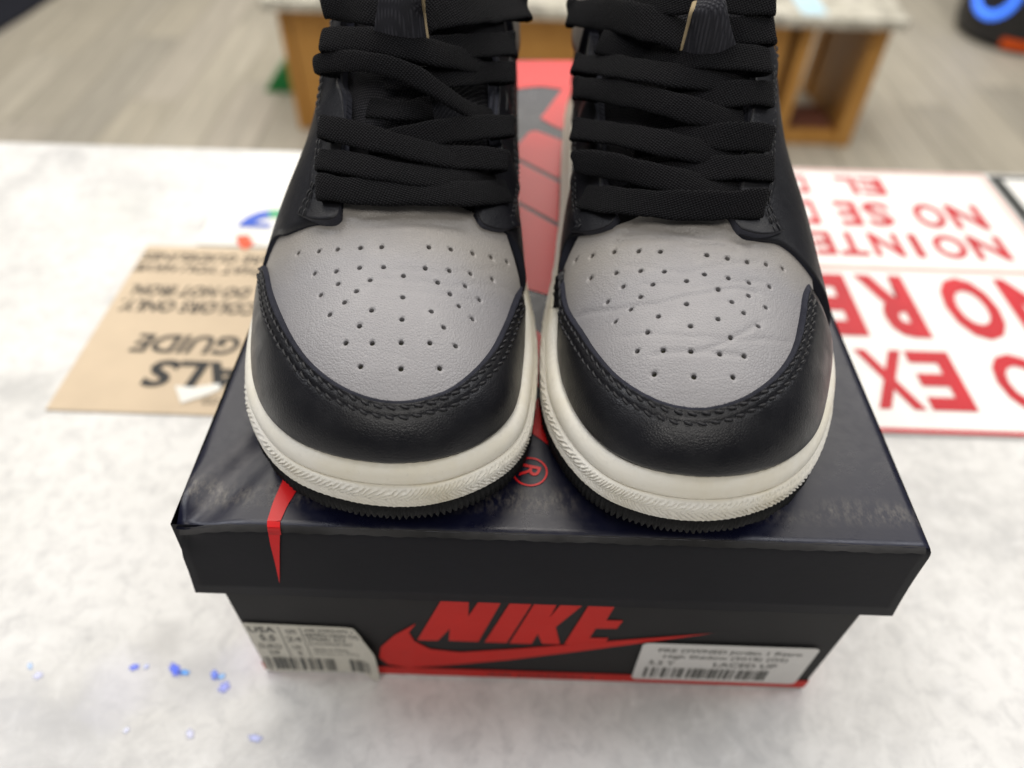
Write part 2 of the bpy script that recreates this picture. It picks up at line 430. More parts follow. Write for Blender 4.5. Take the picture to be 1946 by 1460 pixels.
# ------------------------------------------------------------------ shoe box
H = 0.10896; LW = 0.21; LL = 0.3132; HL = 0.0371; TP = 0.0031
BX0, BX1, BY0, BY1 = -.1037, .1040, .0033, LL-.0035
def lid_dz(x, y):
    """small dents and waves of the worn lid top"""
    x = np.asarray(x, float); y = np.asarray(y, float)
    z = .0004*np.sin(x*38+1)*np.sin(y*25)
    # diagonal crease across the dented corner
    d = ((x+.105)*.80 - (y-.002)*.42)           # distance from a line through the corner
    along = (x+.105)*.46+(y-.002)*.80
    fade = np.exp(-(along/.055)**2)
    z = z - .0022*np.exp(-((d-.004)/.006)**2)*fade + .0012*np.exp(-((d+.004)/.004)**2)*fade
    z = z - .0010*np.exp(-(((x+.096)/.010)**2+((y-.045)/.03)**2))
    z = z - .0016*np.exp(-(((x+.105)/.004)**2+((y)/.004)**2))
    return z
base = empty('shoe_box', (0, LL/2, 0)); tag(base, 'navy black shoe box with red logo, red bottom stripe and two white labels', 'shoe box')
def lid_part(name, V, F, mats, **k):
    V = np.array(V, float)-np.array([0, LL/2, H]); o = mesh(name, V, F, mats, base, **k); o.location = (0, 0, H); return o
# top panel with rolled edges and four walls as one folded sheet
nx, ny = 96, 130
xs = np.linspace(-LW/2, LW/2, nx); ys = np.linspace(0, LL, ny)
X, Y = np.meshgrid(xs, ys)
Z = H+lid_dz(X, Y)
R = .0009
edge = np.minimum(np.minimum(X+LW/2, LW/2-X), np.minimum(Y, LL-Y))
G = np.stack([X, Y, Z], -1)
nx_top = nx
V = G.reshape(-1, 3).tolist(); F = grid_faces(ny, nx)
ringi = [i for i in range(nx)]+[j*nx+nx-1 for j in range(1, ny)]+[(ny-1)*nx+i for i in range(nx-2, -1, -1)]+[j*nx for j in range(ny-2, 0, -1)]
def lid_wall(p, t):
    """point on the lid wall below rim point p; t=0 rim .. 1 lower edge"""
    x, y, z = p
    fx = TP*t; fy = TP*.3*t
    sx = np.clip(x/(LW/2), -1, 1)
    ox = 0; oy = 0
    if abs(abs(x)-LW/2) < 1e-6: ox = math.copysign(1, x)
    if y < 1e-6: oy = -1
    if y > LL-1e-6: oy = 1
    roll = R*(1-math.exp(-t*40))
    wav = .0003*math.sin(x*30+2)*math.sin(t*3)*(1 if oy else 0)+.0003*math.sin(y*22)*math.sin(t*3)*(1 if ox else 0)
    # crushed corner
    cd = math.hypot(x+LW/2, y); crush = .0016*math.exp(-(cd/.006)**2)*math.exp(-((t-.12)/.12)**2)
    return (x*(1+fx/(LW/2)) if ox else x+sx*fx, 0, 0), ox, oy, fx, fy, roll, wav, crush
prev = ringi
tsteps = [.012, .03, .06, .1, .16, .25, .4, .55, .7, .85, 1.0]
for t in tsteps:
    cur = []
    for i in ringi:
        p = V[i]
        (_, _, _), ox, oy, fx, fy, roll, wav, crush = lid_wall(p, t)
        nx_ = p[0]+(p[0]/(LW/2))*fx+ox*(roll+wav-crush)
        ny_ = p[1]+((p[1]-LL/2)/(LL/2))*fy+oy*(roll+wav-crush)
        nz_ = p[2]*(1-t)+t*(H-HL)-(0 if t > .02 else .0)
        cur.append(len(V)); V.append([nx_, ny_, nz_])
    n = len(ringi)
    for k in range(n):
        F.append((prev[(k+1) % n], prev[k], cur[k], cur[(k+1) % n]))
    prev = cur
# inner lip: the card's thickness
cur = []
for k in range(len(ringi)):
    p = V[prev[k]]; cur.append(len(V)); V.append([p[0]*.9915, LL/2+(p[1]-LL/2)*.994, p[2]])
n = len(ringi)
for k in range(n): F.append((prev[(k+1) % n], prev[k], cur[k], cur[(k+1) % n]))
prev = cur; cur = []
for k in range(n):
    p = V[prev[k]]; cur.append(len(V)); V.append([p[0]*.985, LL/2+(p[1]-LL/2)*.99, H-.0018])
for k in range(n): F.append((prev[(k+1) % n], prev[k], cur[k], cur[(k+1) % n]))
lid = lid_part('lid', V, F, [M_LID, M_LIDW], mi=[0 if i < (ny-1)*(nx_top-1) else 1 for i in range(len(F))])
# scuffed fold line along the front edge
sc = []
fold = []
for i, x in enumerate(np.linspace(-LW/2+.001, LW/2-.001, 160)):
    wob = .00012*math.sin(i*1.3)+.0001*math.sin(i*.37)
    z = H+float(lid_dz(x, 0.0))
    fold.append([[x, .0004+wob, z+.00010], [x, -.0006, z-.0002], [x, -.0013, z-.0011+wob*2]])
G = np.array(fold).transpose(1, 0, 2)-np.array([0, LL/2, H])
grid_mesh('worn_fold', G, M_EDGEWEAR, lid, flip=True)

def lid_top_pt(v, dz=.00025):
    return (v[0], v[1]-LL/2, float(lid_dz(v[0], v[1]))+dz)
def lid_poly_px(pts, name, mat=M_REDLID, dense=True):
    P = np.array([on_z(q, H)[:2] for q in pts])
    lid_poly(P, name, mat)
def lid_poly(P, name, mat=M_REDLID):
    P = np.array(P)
    P, _ = resample(P, max(40, len(P)*6), True)
    mnx, mny = P.min(0); mxx, mxy = P.max(0)
    inner = []
    st = .004
    for x in np.arange(mnx, mxx, st):
        for y in np.arange(mny, mxy, st): inner.append((x, y))
    pts = [Vector(p) for p in P]+[Vector(p) for p in inner]
    n = len(P)
    vo, eo, fo, *_ = delaunay_2d_cdt(pts, [], [list(range(n))], 1, 1e-6)
    mesh(name, [lid_top_pt(v) for v in vo], [tuple(f) for f in fo], mat, lid, True)
# red artwork on the lid top: a logo running along the lid, seen between and beside the shoes
lid_poly_px([(900, 117), (1150, 117), (1150, 178), (1059, 170), (1037, 166), (1015, 166), (982, 170), (900, 182)], 'printed_stroke')
lid_poly_px([(1027, 225), (1054, 190), (1110, 120), (1180, 290), (1050, 239)], 'printed_letter')
lid_poly_px([(900, 370), (976, 283), (1011, 246), (1053, 261), (1170, 305), (1170, 392), (1056, 338), (976, 297), (900, 258)][:1]+[(976, 284), (1011, 246), (1053, 261), (1170, 305), (1170, 392), (1056, 336), (976, 296), (940, 330)][0:7], 'printed_letter')
lid_poly_px([(900, 262), (976, 303), (1056, 344), (1170, 402), (1170, 480), (1056, 421), (982, 381), (900, 338)], 'printed_letter')
lid_poly_px([(900, 345), (982, 388), (1056, 429), (1170, 490), (1170, 600), (1037, 561), (1002, 551), (900, 522)], 'printed_letter')
lid_poly_px([(1013, 624), (1025, 636), (1100, 668), (1100, 770), (1025, 739), (1011, 729), (940, 700), (940, 640)], 'printed_letter')
lid_poly_px([(1009, 773), (1028, 754), (1100, 700), (1140, 800), (1085, 872), (1052, 855), (1006, 821), (980, 800)], 'printed_letter')
# swoosh tail: on the top and folding down the front of the lid
def on_lidfront(q):
    # plane of the front wall, leaning slightly outwards
    C, d = ray(q)
    n_ = np.array([0, HL, -TP*.3]); p0 = np.array([0, -R, H])
    t = ((p0-C)@n_)/(d@n_); return C+d*t
lid_poly_px([(508, 991), (533, 992), (546, 962), (566, 929), (600, 880), (670, 760), (620, 760), (539, 909), (519, 955)], 'printed_stroke')
P = [on_lidfront(q) for q in [(509, 999), (533, 1000), (532, 1050), (532, 1106), (524, 1070), (514, 1030)]]
mesh('printed_stroke', [np.array(p)-np.array([0, LL/2+.0005, H]) for p in P], [(0, 1, 2, 5), (5, 2, 4), (4, 2, 3)], M_REDW, lid, False)
T0, T1 = on_z((508, 991), H), on_z((533, 992), H)         # the print running over the fold
brd = []
for (tp_, fp_) in ((T0, P[0]), (T1, P[1])):
    z0 = H+float(lid_dz(tp_[0], max(tp_[1], 0)))
    brd.append([(tp_[0], tp_[1], z0+.0003), (tp_[0]*.6+fp_[0]*.4, -.0002, z0+.0004), (tp_[0]*.35+fp_[0]*.65, -.0012, z0-.0002), (tp_[0]*.15+fp_[0]*.85, -.0019, z0-.0012), (fp_[0], fp_[1]-.0006, fp_[2])])
grid_mesh('printed_stroke', np.array(brd).transpose(1, 0, 2)-np.array([0, LL/2, H]), M_REDW, lid, flip=True)
# registered mark
fl = Flat()
cx, cy = -.0059, .0215; n = 40; ro, ri = .0053, .0047
Vc = [(cx+ro*math.cos(2*math.pi*k/n), cy+ro*math.sin(2*math.pi*k/n)) for k in range(n)]+[(cx+ri*math.cos(2*math.pi*k/n), cy+ri*math.sin(2*math.pi*k/n)) for k in range(n)]
fl.add(Vc, [(k, (k+1) % n, n+(k+1) % n, n+k) for k in range(n)])
V2, F2 = fit_text('R', -.0024, .0024, -.0029, .0029, .01)
ca, sa = math.cos(math.radians(-103)), math.sin(math.radians(-103))
fl.add([(cx+ca*a-sa*b, cy+sa*a+ca*b) for a, b in V2], F2)
fl.build('registered_mark', lid_top_pt, M_REDLID, lid)

def bpt(x, y, z): return (x, y-LL/2, z)
th = .0016
V = []; F = []
def wall_loop(dx, z): return [(BX0+dx, BY0+dx, z), (BX1-dx, BY0+dx, z), (BX1-dx, BY1-dx, z), (BX0+dx, BY1-dx, z)]
loops = [wall_loop(.0008, 0.0002), wall_loop(0, .001), wall_loop(0, H-.003), wall_loop(th, H-.003), wall_loop(th, .0025)]
for l in loops: V += [bpt(*p) for p in l]
for a in range(len(loops)-1):
    for k in range(4): F.append((a*4+k, a*4+(k+1) % 4, a*4+4+(k+1) % 4, a*4+4+k))
F.append((3, 2, 1, 0)); k = (len(loops)-1)*4; F.append((k, k+1, k+2, k+3))
mesh('box_shell', V, F, M_BASE, base, False)
YF = BY0
def fpt(dz):
    return lambda v: (v[0], YF-dz-LL/2, v[1])
def fpx(q):
    P = on_y(q, YF); return (P[0], P[2])
# red stripe round the foot of the box
V = []; F = []
for zz in (.0011, .0078):
    V += [bpt(BX0-.0004, BY0-.0004, zz), bpt(BX1+.0004, BY0-.0004, zz), bpt(BX1+.0004, BY1+.0004, zz), bpt(BX0-.0004, BY1+.0004, zz)]
for k in range(4): F.append((k, (k+1) % 4, 4+(k+1) % 4, 4+k))
mesh('bottom_stripe', V, F, M_RED, base, False)
LET = {'N': [(838, 1140), (891, 1141), (890, 1170), (910, 1141), (953, 1142), (909, 1218), (853, 1216), (855, 1193), (832, 1216), (793, 1215)],
       'I': [(921, 1219), (963, 1220), (1012, 1144), (970, 1143)],
       'K': [(968, 1221), (1010, 1222), (1022, 1203), (1030, 1222), (1064, 1223), (1056, 1190), (1108, 1148), (1066, 1147), (1044, 1172), (1058, 1147), (1016, 1145)],
       'E': [(1072, 1223), (1118, 1150), (1168, 1151), (1152, 1177), (1144, 1177), (1184, 1178), (1172, 1193), (1132, 1193), (1120, 1211), (1156, 1211), (1150, 1219), (1138, 1225)]}
for ch, P in LET.items():
    fl = Flat(); fl.poly([fpx(q) for q in P]); fl.build('printed_letter', fpt(.00035), M_RED, base)
sw = [(791, 1183), (749, 1206), (724, 1228), (721, 1248), (738, 1261), (777, 1267), (846, 1263), (970, 1252), (1100, 1236), (1212, 1221), (1353, 1202), (1281, 1207.5), (1156, 1217), (1100, 1222), (970, 1232), (874, 1238), (818, 1232), (788, 1217), (777, 1200)]
fl = Flat(); fl.poly([fpx(q) for q in sw]); fl.build('printed_stroke', fpt(.0004), M_RED, base)
fl = Flat(); x0 = fpx((925, 1287))[0]; x1 = fpx((1125, 1292))[0]
V2, F2 = fit_text('AIR JORDAN 1', x0, x1, .0030, .0060, .0); fl.add(V2, F2); fl.build('printed_text', fpt(.0008), M_INK, base)

def bars(fl, x0, x1, z0, z1, seed, skew=0):
    r = random.Random(seed); x = x0
    while x < x1:
        wd = r.choice([.0004, .0004, .0008, .0012, .0016]); 
        if x+wd > x1: break
        fl.add([(x, z0), (x+wd, z0), (x+wd, z1), (x, z1)], [(0, 1, 2, 3)]); x += wd+r.choice([.0004, .0008, .0008, .0014])
# size label, its loose corner peeling away
lp = [fpx(q) for q in [(458, 1180), (671, 1190), (714, 1231), (725, 1275), (716, 1281), (694, 1272), (508, 1268)]]
lx0 = max(lp[6][0], BX0+.0006); 
lp = [(BX0+.0007, lp[0][1]), lp[1], lp[2], lp[3], lp[4], (lp[5][0], lp[5][1]), (BX0+.0007, lp[6][1])]
lp2, _ = resample(lp, 60, True)
pts = [Vector(p) for p in lp2]+[Vector((x, z)) for x in np.arange(-.10, -.05, .003) for z in np.arange(.004, .04, .003)]
vo, eo, fo, *_ = delaunay_2d_cdt(pts, [], [list(range(60))], 1, 1e-7)
lxr = lp[3][0]
def peel(x, z): return .0007+.0022*max(0.0, (x-(lxr-.010))/.010)**2*(1 if z < .035 else .5)+.0006*max(0, (.010-z)/.006)
sl = mesh('size_label', [(v[0], YF-peel(v[0], v[1])-LL/2, v[1]) for v in vo], [tuple(f) for f in fo], M_LABEL, base, True)
fl = Flat(); lz1 = lp[0][1]; lz0 = lp[6][1]; lh = lz1-lz0; lx = BX0; lw = lxr-BX0
def lt(s, u0, u1, v0, v1, b=.0):
    V2, F2 = fit_text(s, lx+u0*lw, lx+u1*lw, lz0+v0*lh, lz0+v1*lh, b); fl.add(V2, F2)
lt('USA', .04, .25, .83, .94, .02); lt('5.5', .10, .22, .66, .78, .02); lt('EURO', .06, .24, .50, .59); lt('38', .11, .20, .37, .45)
lt('cm', .33, .41, .82, .90); lt('24', .31, .43, .66, .76); lt('UK', .33, .41, .50, .58); lt('5', .35, .39, .37, .45)
lt('AIR JORDAN 1', .48, .86, .86, .93, .01); lt('RETRO HIGH OG', .48, .90, .77, .84, .01); lt('575441 013', .48, .78, .68, .75, .01)
lt('BLACK/MEDIUM GREY', .48, .83, .60, .65); lt('Made in China', .50, .78, .47, .53); lt('Fabrique en Chine', .50, .86, .39, .44)
for u in (.28, .45): fl.add([(lx+u*lw, lz0+.34*lh), (lx+(u+.006)*lw, lz0+.34*lh), (lx+(u+.006)*lw, lz1-.04*lh), (lx+u*lw, lz1-.04*lh)], [(0, 1, 2, 3)])
bars(fl, lx+.04*lw, lx+.66*lw, lz0+.06*lh, lz0+.30*lh, 3); bars(fl, lx+.76*lw, lx+.93*lw, lz0+.06*lh, lz0+.30*lh, 5)
fl.build('label_print', lambda v: (v[0], YF-peel(v[0], v[1])-.0003-LL/2, v[1]), M_INKG, sl)
# price label with rounded corners
pp = [fpx(q) for q in [(1203, 1286), (1216, 1222), (1556, 1224), (1514, 1296)]]
px0 = (pp[0][0]+pp[1][0])/2; px1 = (pp[2][0]+pp[3][0])/2; pz0 = (pp[0][1]+pp[3][1])/2; pz1 = (pp[1][1]+pp[2][1])/2
rr = .0022; P = []
for cx_, cz_, a0 in ((px1-rr, pz1-rr, 0), (px0+rr, pz1-rr, 90), (px0+rr, pz0+rr, 180), (px1-rr, pz0+rr, 270)):
    for k in range(7): a = math.radians(a0+k*15); P.append((cx_+rr*math.cos(a), cz_+rr*math.sin(a)))
fl = Flat(); fl.poly(P); pl = fl.build('price_label', fpt(.0009), M_LABEL2, base)
fl = Flat(); lx, lw, lz0, lh = px0, px1-px0, pz0, pz1-pz0
lt('PRE OWNED Jordan 1 Retro', .10, .92, .77, .89, .008); lt('High Shadow (2018) (GS)', .14, .86, .62, .73, .008)
lt('5.5 Y', .07, .22, .45, .56, .008); lt('LACED UP', .45, .82, .45, .56, .008)
bars(fl, lx+.06*lw, lx+.80*lw, lz0+.10*lh, lz0+.37*lh, 11)
fl.build('label_print', fpt(.0012), M_INKG, pl)

# ------------------------------------------------------------------ sneakers
SP = 0.007                                        # toe spring
def ds(y): return SP*np.clip(1-np.maximum(y, 0)/.05, 0, 1)**2
Z_C, Z_B, Z_A = .0065, .0152, .0218
HT = pchip(np.sqrt(np.array([0, 1, 2.5, 5, 9.5, 17, 30, 53, 63, 76, 88, 100, 111, 130, 150, 168, 200, 275])/1000),
           np.array([0, 4.9, 7.9, 11.3, 15.8, 21.7, 28.2, 34.0, 37.4, 44.5, 53, 62.5, 72.5, 91, 110, 124, 128, 128])/1000)
class Shoe:
    pass
def ease(x): x = np.clip(x, 0, 1); return x*x*(3-2*x)

def build_shoe(side, D, label):
    """side: +1 image-left shoe (its medial side faces +x), -1 the other"""
    root = empty('sneaker', (D['cx'], .13, H)); tag(root, label, 'sneaker', 'pair of high-top sneakers on the lid')
    org = np.array([D['cx'], .13, H])
    def part(name, V, F, mats, parent=None, **k):
        return mesh(name, np.asarray(V)-org, F, mats, parent or root, **k)
    def gpart(name, G, mats, parent=None, **k):
        return grid_mesh(name, np.asarray(G)-org, mats, parent or root, **k)
    # --- sole outline (level of the foxing) from the visible edge plus a regular rear
    vis = []
    for q in D['c']:
        y = .02
        for _ in range(8):
            P = on_z(q, H+Z_C+float(ds(y))); y = P[1]
        vis.append(P[:2])
    rear = [(x/1000, y/1000) for x, y in D['rear']]
    O = cat_rom(np.array(vis+rear), 1400, True); O, per = resample(O, 1400, True); O = smooth_curve(O, 260)
    O, per = resample(O, 1400, True)
    nrm = np.roll(O, -1, 0)-np.roll(O, 1, 0); nrm = np.stack([nrm[:, 1], -nrm[:, 0]], -1); nrm /= np.linalg.norm(nrm, axis=1)[:, None]
    ctr = O.mean(0)
    if ((O-ctr)*nrm).sum() < 0: nrm = -nrm
    def level(inset, z0, Z=None, off=0.0):
        P = O-nrm*inset
        return np.concatenate([P, (H+z0+ds(P[:, 1]))[:, None]], 1)
    arc = np.arange(1400)/1400*per
    def sweep(name, prof, mat, mod=None, parent=None, flip=False):
        rows = []; uvs = []; acc = 0
        for k, (ins, z) in enumerate(prof):
            L = level(ins, z)
            if k: acc += math.hypot(ins-prof[k-1][0], z-prof[k-1][1])
            if mod is not None: L = mod(L, k)
            rows.append(L); uvs.append(np.stack([arc, np.full(1400, acc)], -1))
        return gpart(name, np.array(rows), mat, parent, wrap=True, uv=np.array(uvs), flip=flip)
    # orientation of the loop decides face direction
    area2 = np.sum(O[:, 0]*np.roll(O[:, 1], -1)-np.roll(O[:, 0], -1)*O[:, 1]); fl_ = area2 < 0
    # outsole with a saw-tooth rim
    nt_ = int(per/.0017); ph = (arc/per*nt_) % 1.0
    tri = 1-np.abs(ph*2-1)
    def om(L, k):
        L = L.copy(); amp = [0, 0, .0006, .0007, .0005, 0, 0][k]
        L[:, :2] += nrm*(amp*(tri-.5)*2)[:, None]
        L[:, 2] -= [0, 0, 0, .0007, .0009, 0, 0][k]*tri
        return L
    sweep('outsole', [(.003, Z_C+.0005), (.0006, Z_C), (-.0006, Z_C-.0012), (-.0004, .0026), (.0004, .0012), (.004, .0012), (.028, .0014)], M_OUT, om, flip=fl_)
    # foxing band (textured) and the smooth rand above it
    NF = 3400
    Of, _ = resample(np.hstack([O, nrm]), NF, True); arcf = np.arange(NF)/NF*per
    key = [(.003, Z_C-.0004), (.0003, Z_C-.0002), (-.0004, Z_C+.0005), (-.0006, Z_C+.0015), (-.0006, Z_B-.0024), (-.0002, Z_B-.0010), (.0004, Z_B-.0005), (.0012, Z_B-.0005)]
    prof = np.vstack([key[:3], [(np.interp(z_, [k_[1] for k_ in key[2:6]], [k_[0] for k_ in key[2:6]]), z_) for z_ in np.linspace(Z_C+.0008, Z_B-.0013, 24)], key[5:]])
    jn = np.interp(arcf, np.linspace(0, per, 260), rng.rand(260)); jn2 = np.interp(arcf, np.linspace(0, per, 900), rng.rand(900))
    rows = []
    for k_, (ins_, z_) in enumerate(prof):
        vv = (z_-Z_C-.0006)/.0036; band = int(math.floor(vv)); fz_ = vv-band; sg_ = 1 if band % 2 == 0 else -1
        rel = 0
        if 3 <= k_ < 27:
            phs_ = sg_*arcf/.0034+fz_*2.6+band*.3+jn*.4+jn2*.2
            rel = (.00046*np.clip(np.sin(2*math.pi*phs_)*1.4, -1, 1)*(.65+.35*jn2)+.00014)*(.55+.45*math.sin(math.pi*min(1, max(0, fz_))))*ease((k_-2)/2)*ease((27-k_)/2)
        P_ = Of[:, :2]-Of[:, 2:]*(ins_-rel)[:, None] if np.ndim(rel) else Of[:, :2]-Of[:, 2:]*ins_
        rows.append(np.concatenate([P_, (H+z_+ds(P_[:, 1]))[:, None]], 1))
    gpart('foxing_band', np.array(rows), M_FOX, wrap=True, flip=fl_)
    wig = .00006*np.sin(arc*1900+2*np.sin(arc*300))+.00010*(np.interp(arc, np.linspace(0, per, 700), rng.rand(700))-.5)
    def mm(L, k):
        L = L.copy()
        if k > 4: L[:, 2] += wig*1.5
        return L
    sweep('midsole', [(.0030, Z_B-.0012), (.0009, Z_B-.0003), (.0004, Z_B+.0005), (.0003, Z_B+.002), (.0006, Z_B+.0042), (.0014, Z_A-.0008), (.0024, Z_A+.0004), (.0036, Z_A+.0004), (.007, Z_A-.0010)], M_MID, mm, flip=fl_)
    # --- the upper's base outline
    INS = .0030
    A = O-nrm*(INS+.0017*ease((O[:, 1]-.008)/.03))[:, None]
    it = int(np.argmin(A[:, 1])); ih = int(np.argmax(A[:, 1]))
    A2 = np.roll(A, -it, 0); kh = (ih-it) % 1400
    b1 = A2[:kh+1]; b2 = np.vstack([A2[:1], A2[kh:][::-1]])
    if b1[100, 0] > b2[100, 0]: b1, b2 = b2, b1
    bl, br = b1, b2
    for b in (bl, br): b[:, 1] = np.maximum.accumulate(b[:, 1]+np.arange(len(b))*1e-9)
    ytip = A[it, 1]; yend = A[ih, 1]
    def widths(y):
        y = np.clip(y, ytip+2e-5, yend-2e-5)
        l = np.interp(y, bl[:, 1], bl[:, 0]); r = np.interp(y, br[:, 1], br[:, 0])
        return (l+r)/2, np.maximum((r-l)/2, 1e-4)
    thr_c = D['thr']                                # throat centre line relative to the base centre
    def sec(y):
        xc, wd = widths(y); yy = y-ytip
        h = HT(np.sqrt(np.clip(yy, 1e-6, 1)))
        za = H+Z_A+ds(y)-.0006
        k = .07+.19*ease((yy-.045)/.07)
        lean = thr_c*ease((yy-.03)/.08)
        n = 2.25+0*yy; m = 2.0-.05*ease((yy-.05)/.05)
        h = np.maximum(h, 2e-4)
        return xc, wd, h, za, k, lean, n, m, ease((yy-.045)/.025)
    def wf(k, ze, med, eb):
        return 1-k*np.where(med, ze**3.2, ze**1.6)+np.where(med, .075, .03)*eb*np.sin(math.pi*np.clip(ze, 0, 1))
    def Ff(P):
        xc, wd, h, za, k, lean, n, m, eb = sec(P[..., 1])
        ze = (P[..., 2]-za)/h
        zc = np.clip(ze, 0, 1.3)
        dx_ = P[..., 0]-xc-lean*zc; xi = np.abs(dx_)/(wd*wf(k, zc, dx_*side > 0, eb))
        return xi**n+np.abs(ze)**m-1
    def grad(P):
        e = 1.5e-4; g = np.zeros(P.shape)
        for a in range(3):
            d = np.zeros(3); d[a] = e
            g[..., a] = (Ff(P+d)-Ff(P-d))/(2*e)
        return g
    def normal(P):
        g = grad(P); return g/np.maximum(np.linalg.norm(g, axis=-1, keepdims=True), 1e-9)
    def sd(P): return Ff(P)/np.maximum(np.linalg.norm(grad(P), axis=-1), 1e-6)
    def surf(y, ph):
        y = np.asarray(y, float); ph = np.asarray(ph, float)
        xc, wd, h, za, k, lean, n, m, eb = sec(y)
        ze = np.maximum(np.cos(ph), 0)**(2/m); xi = np.abs(np.sin(ph))**(2/n)*np.sign(ph)
        return np.stack([xc+lean*ze+wd*wf(k, ze, xi*side > 0, eb)*xi, y, za+h*ze], -1)
    def to_yp(P):
        xc, wd, h, za, k, lean, n, m, eb = sec(P[..., 1]); ze = np.clip((P[..., 2]-za)/h, 0, 1)
        dx_ = P[..., 0]-xc-lean*ze; xi = dx_/(wd*wf(k, ze, dx_*side > 0, eb))
        return np.stack([P[..., 1], np.arctan2(np.sign(xi)*np.abs(xi)**(n/2), ze**(m/2))], -1)
    def hf(xy):                                    # plan point -> point of the upper
        x = xy[..., 0]; y = xy[..., 1]
        xc, wd, h, za, k, lean, n, m, eb = sec(y)
        ze = np.zeros_like(x)+.5
        lo = np.zeros_like(x); hi = np.ones_like(x)
        for _ in range(34):
            mid = (lo+hi)/2
            dx_ = x-xc-lean*mid; xi = np.abs(dx_)/(wd*wf(k, mid, dx_*side > 0, eb))
            f = xi**n+mid**m-1
            lo = np.where(f < 0, mid, lo); hi = np.where(f < 0, hi, mid)
        return np.stack([x, y, za+h*(lo+hi)/2], -1)
    def hit(q, lift=0.0):
        C, d = ray(q); t = np.linspace(.10, .62, 900); P = C+t[:, None]*d
        f = Ff(P)
        ok = (f < 0) & (P[:, 1] > ytip-.004)
        if not ok.any():                            # grazes the silhouette: nearest approach
            g = np.where((P[:, 1] > ytip+.03) & (P[:, 1] < ytip+.115), np.abs(sd(P)), 9); ix = int(np.argmin(g)); tb = t[ix]
            if lift == 0.0 or g[ix] > lift: return P[ix]
        else:
            ix = int(np.argmax(ok)); a, tb = t[max(ix-1, 0)], t[ix]
            for _ in range(26):
                mth = (a+tb)/2
                if Ff((C+mth*d)[None])[0] < 0: tb = mth
                else: a = mth
        if lift == 0.0: return C+tb*d
        tt = tb-np.arange(0, 200)*.0003; PP = C+tt[:, None]*d; g = sd(PP); over = g > lift
        return PP[int(np.argmax(over))] if over.any() else PP[0]
    S = Shoe(); S.hit = hit; S.surf = surf
    # --- mudguard edge curve
    Epl = np.array([hit(q)[:2] for q in D['e']])
    E = smooth_curve(cat_rom(Epl, 220), 14, False)
    Mc = np.array([widths(np.array(.062))[0], .068])
    # outline points opposite each edge point
    def to_outline(p):
        dvec = p-Mc; dvec = dvec/np.linalg.norm(dvec)
        ang = np.arctan2(A[:, 1]-Mc[1], A[:, 0]-Mc[0]); a0 = math.atan2(dvec[1], dvec[0])
        df = np.abs((ang-a0+math.pi) % (2*math.pi)-math.pi); i = int(np.argmin(df))
        return A[i]
    Aout = np.array([to_outline(p) for p in E]); Aout = smooth_curve(Aout, 12, False)
    nr = 46; taus = np.linspace(0, 1, nr)
    rows = []; mi_edge = []
    # distance from the edge along the row, used for thickness and stitch grooves
    wlen = np.linalg.norm(Aout-E, axis=1)
    base_pts = np.array([hf(E+(Aout-E)*math.sin(t*math.pi/2)) for t in taus])
    arcl = np.concatenate([np.zeros((1, len(E))), np.cumsum(np.linalg.norm(np.diff(base_pts, axis=0), axis=2), axis=0)])
    # re-sample rows so that the rows near the edge sit at fixed distances
    def at_dist(dd):
        out = np.zeros((len(E), 3))
        for j in range(len(E)):
            for a in range(3): out[j, a] = np.interp(dd[j], arcl[:, j], base_pts[:, j, a])
        return out
    tot = arcl[-1]
    near = [0, .00015, .0004, .0008, .0012, .0015, .0018, .0021, .0025, .0029, .0034, .0037, .0040, .0043, .0048, .0058, .0072]
    TH = .0015
    def thick(dv):
        t = TH*np.sqrt(np.clip(1-(1-np.clip(dv/.0007, 0, 1))**2, 0, 1))
        for c in (.0018, .0042): t = t-.00018*np.exp(-((dv-c)/.00050)**2)
        return t
    G = []; dist_rows = []
    endf = np.clip(np.minimum(np.arange(len(E)), np.arange(len(E))[::-1])/8.0, 0, 1)
    rowd = [np.minimum(np.full(len(E), d), tot*.6) for d in near]
    for f in np.linspace(0, 1, 26)[1:]:
        rowd.append(np.minimum(near[-1], tot*.6)+(tot-np.minimum(near[-1], tot*.6))*f)
    wobE = .00015*np.sin(np.arange(len(E))*.9)+.0001*np.sin(np.arange(len(E))*2.3)
    for d in rowd:
        P = at_dist(d); N = normal(P)
        t = thick(d+.00005)*(.25+.75*endf)
        fr = d/tot; t = t-.0012*ease((fr-.90)/.10)
        G.append(P+N*(t+wobE*np.exp(-d/.001))[:, None])
    # inner skirt so the cut edge has depth
    P0 = at_dist(np.zeros(len(E))); G.insert(0, P0-normal(P0)*.0006)
    G = np.array(G)
    nfc = len(E)-1
    mi = np.array([1 if i < 4 else 0 for i in range(len(G)-1) for j in range(nfc)])
    gd = gpart('toe_guard', G, [M_BLACK, M_RAW], mi=mi, flip=True)
    # double row of stitches
    SV = []; SF = []
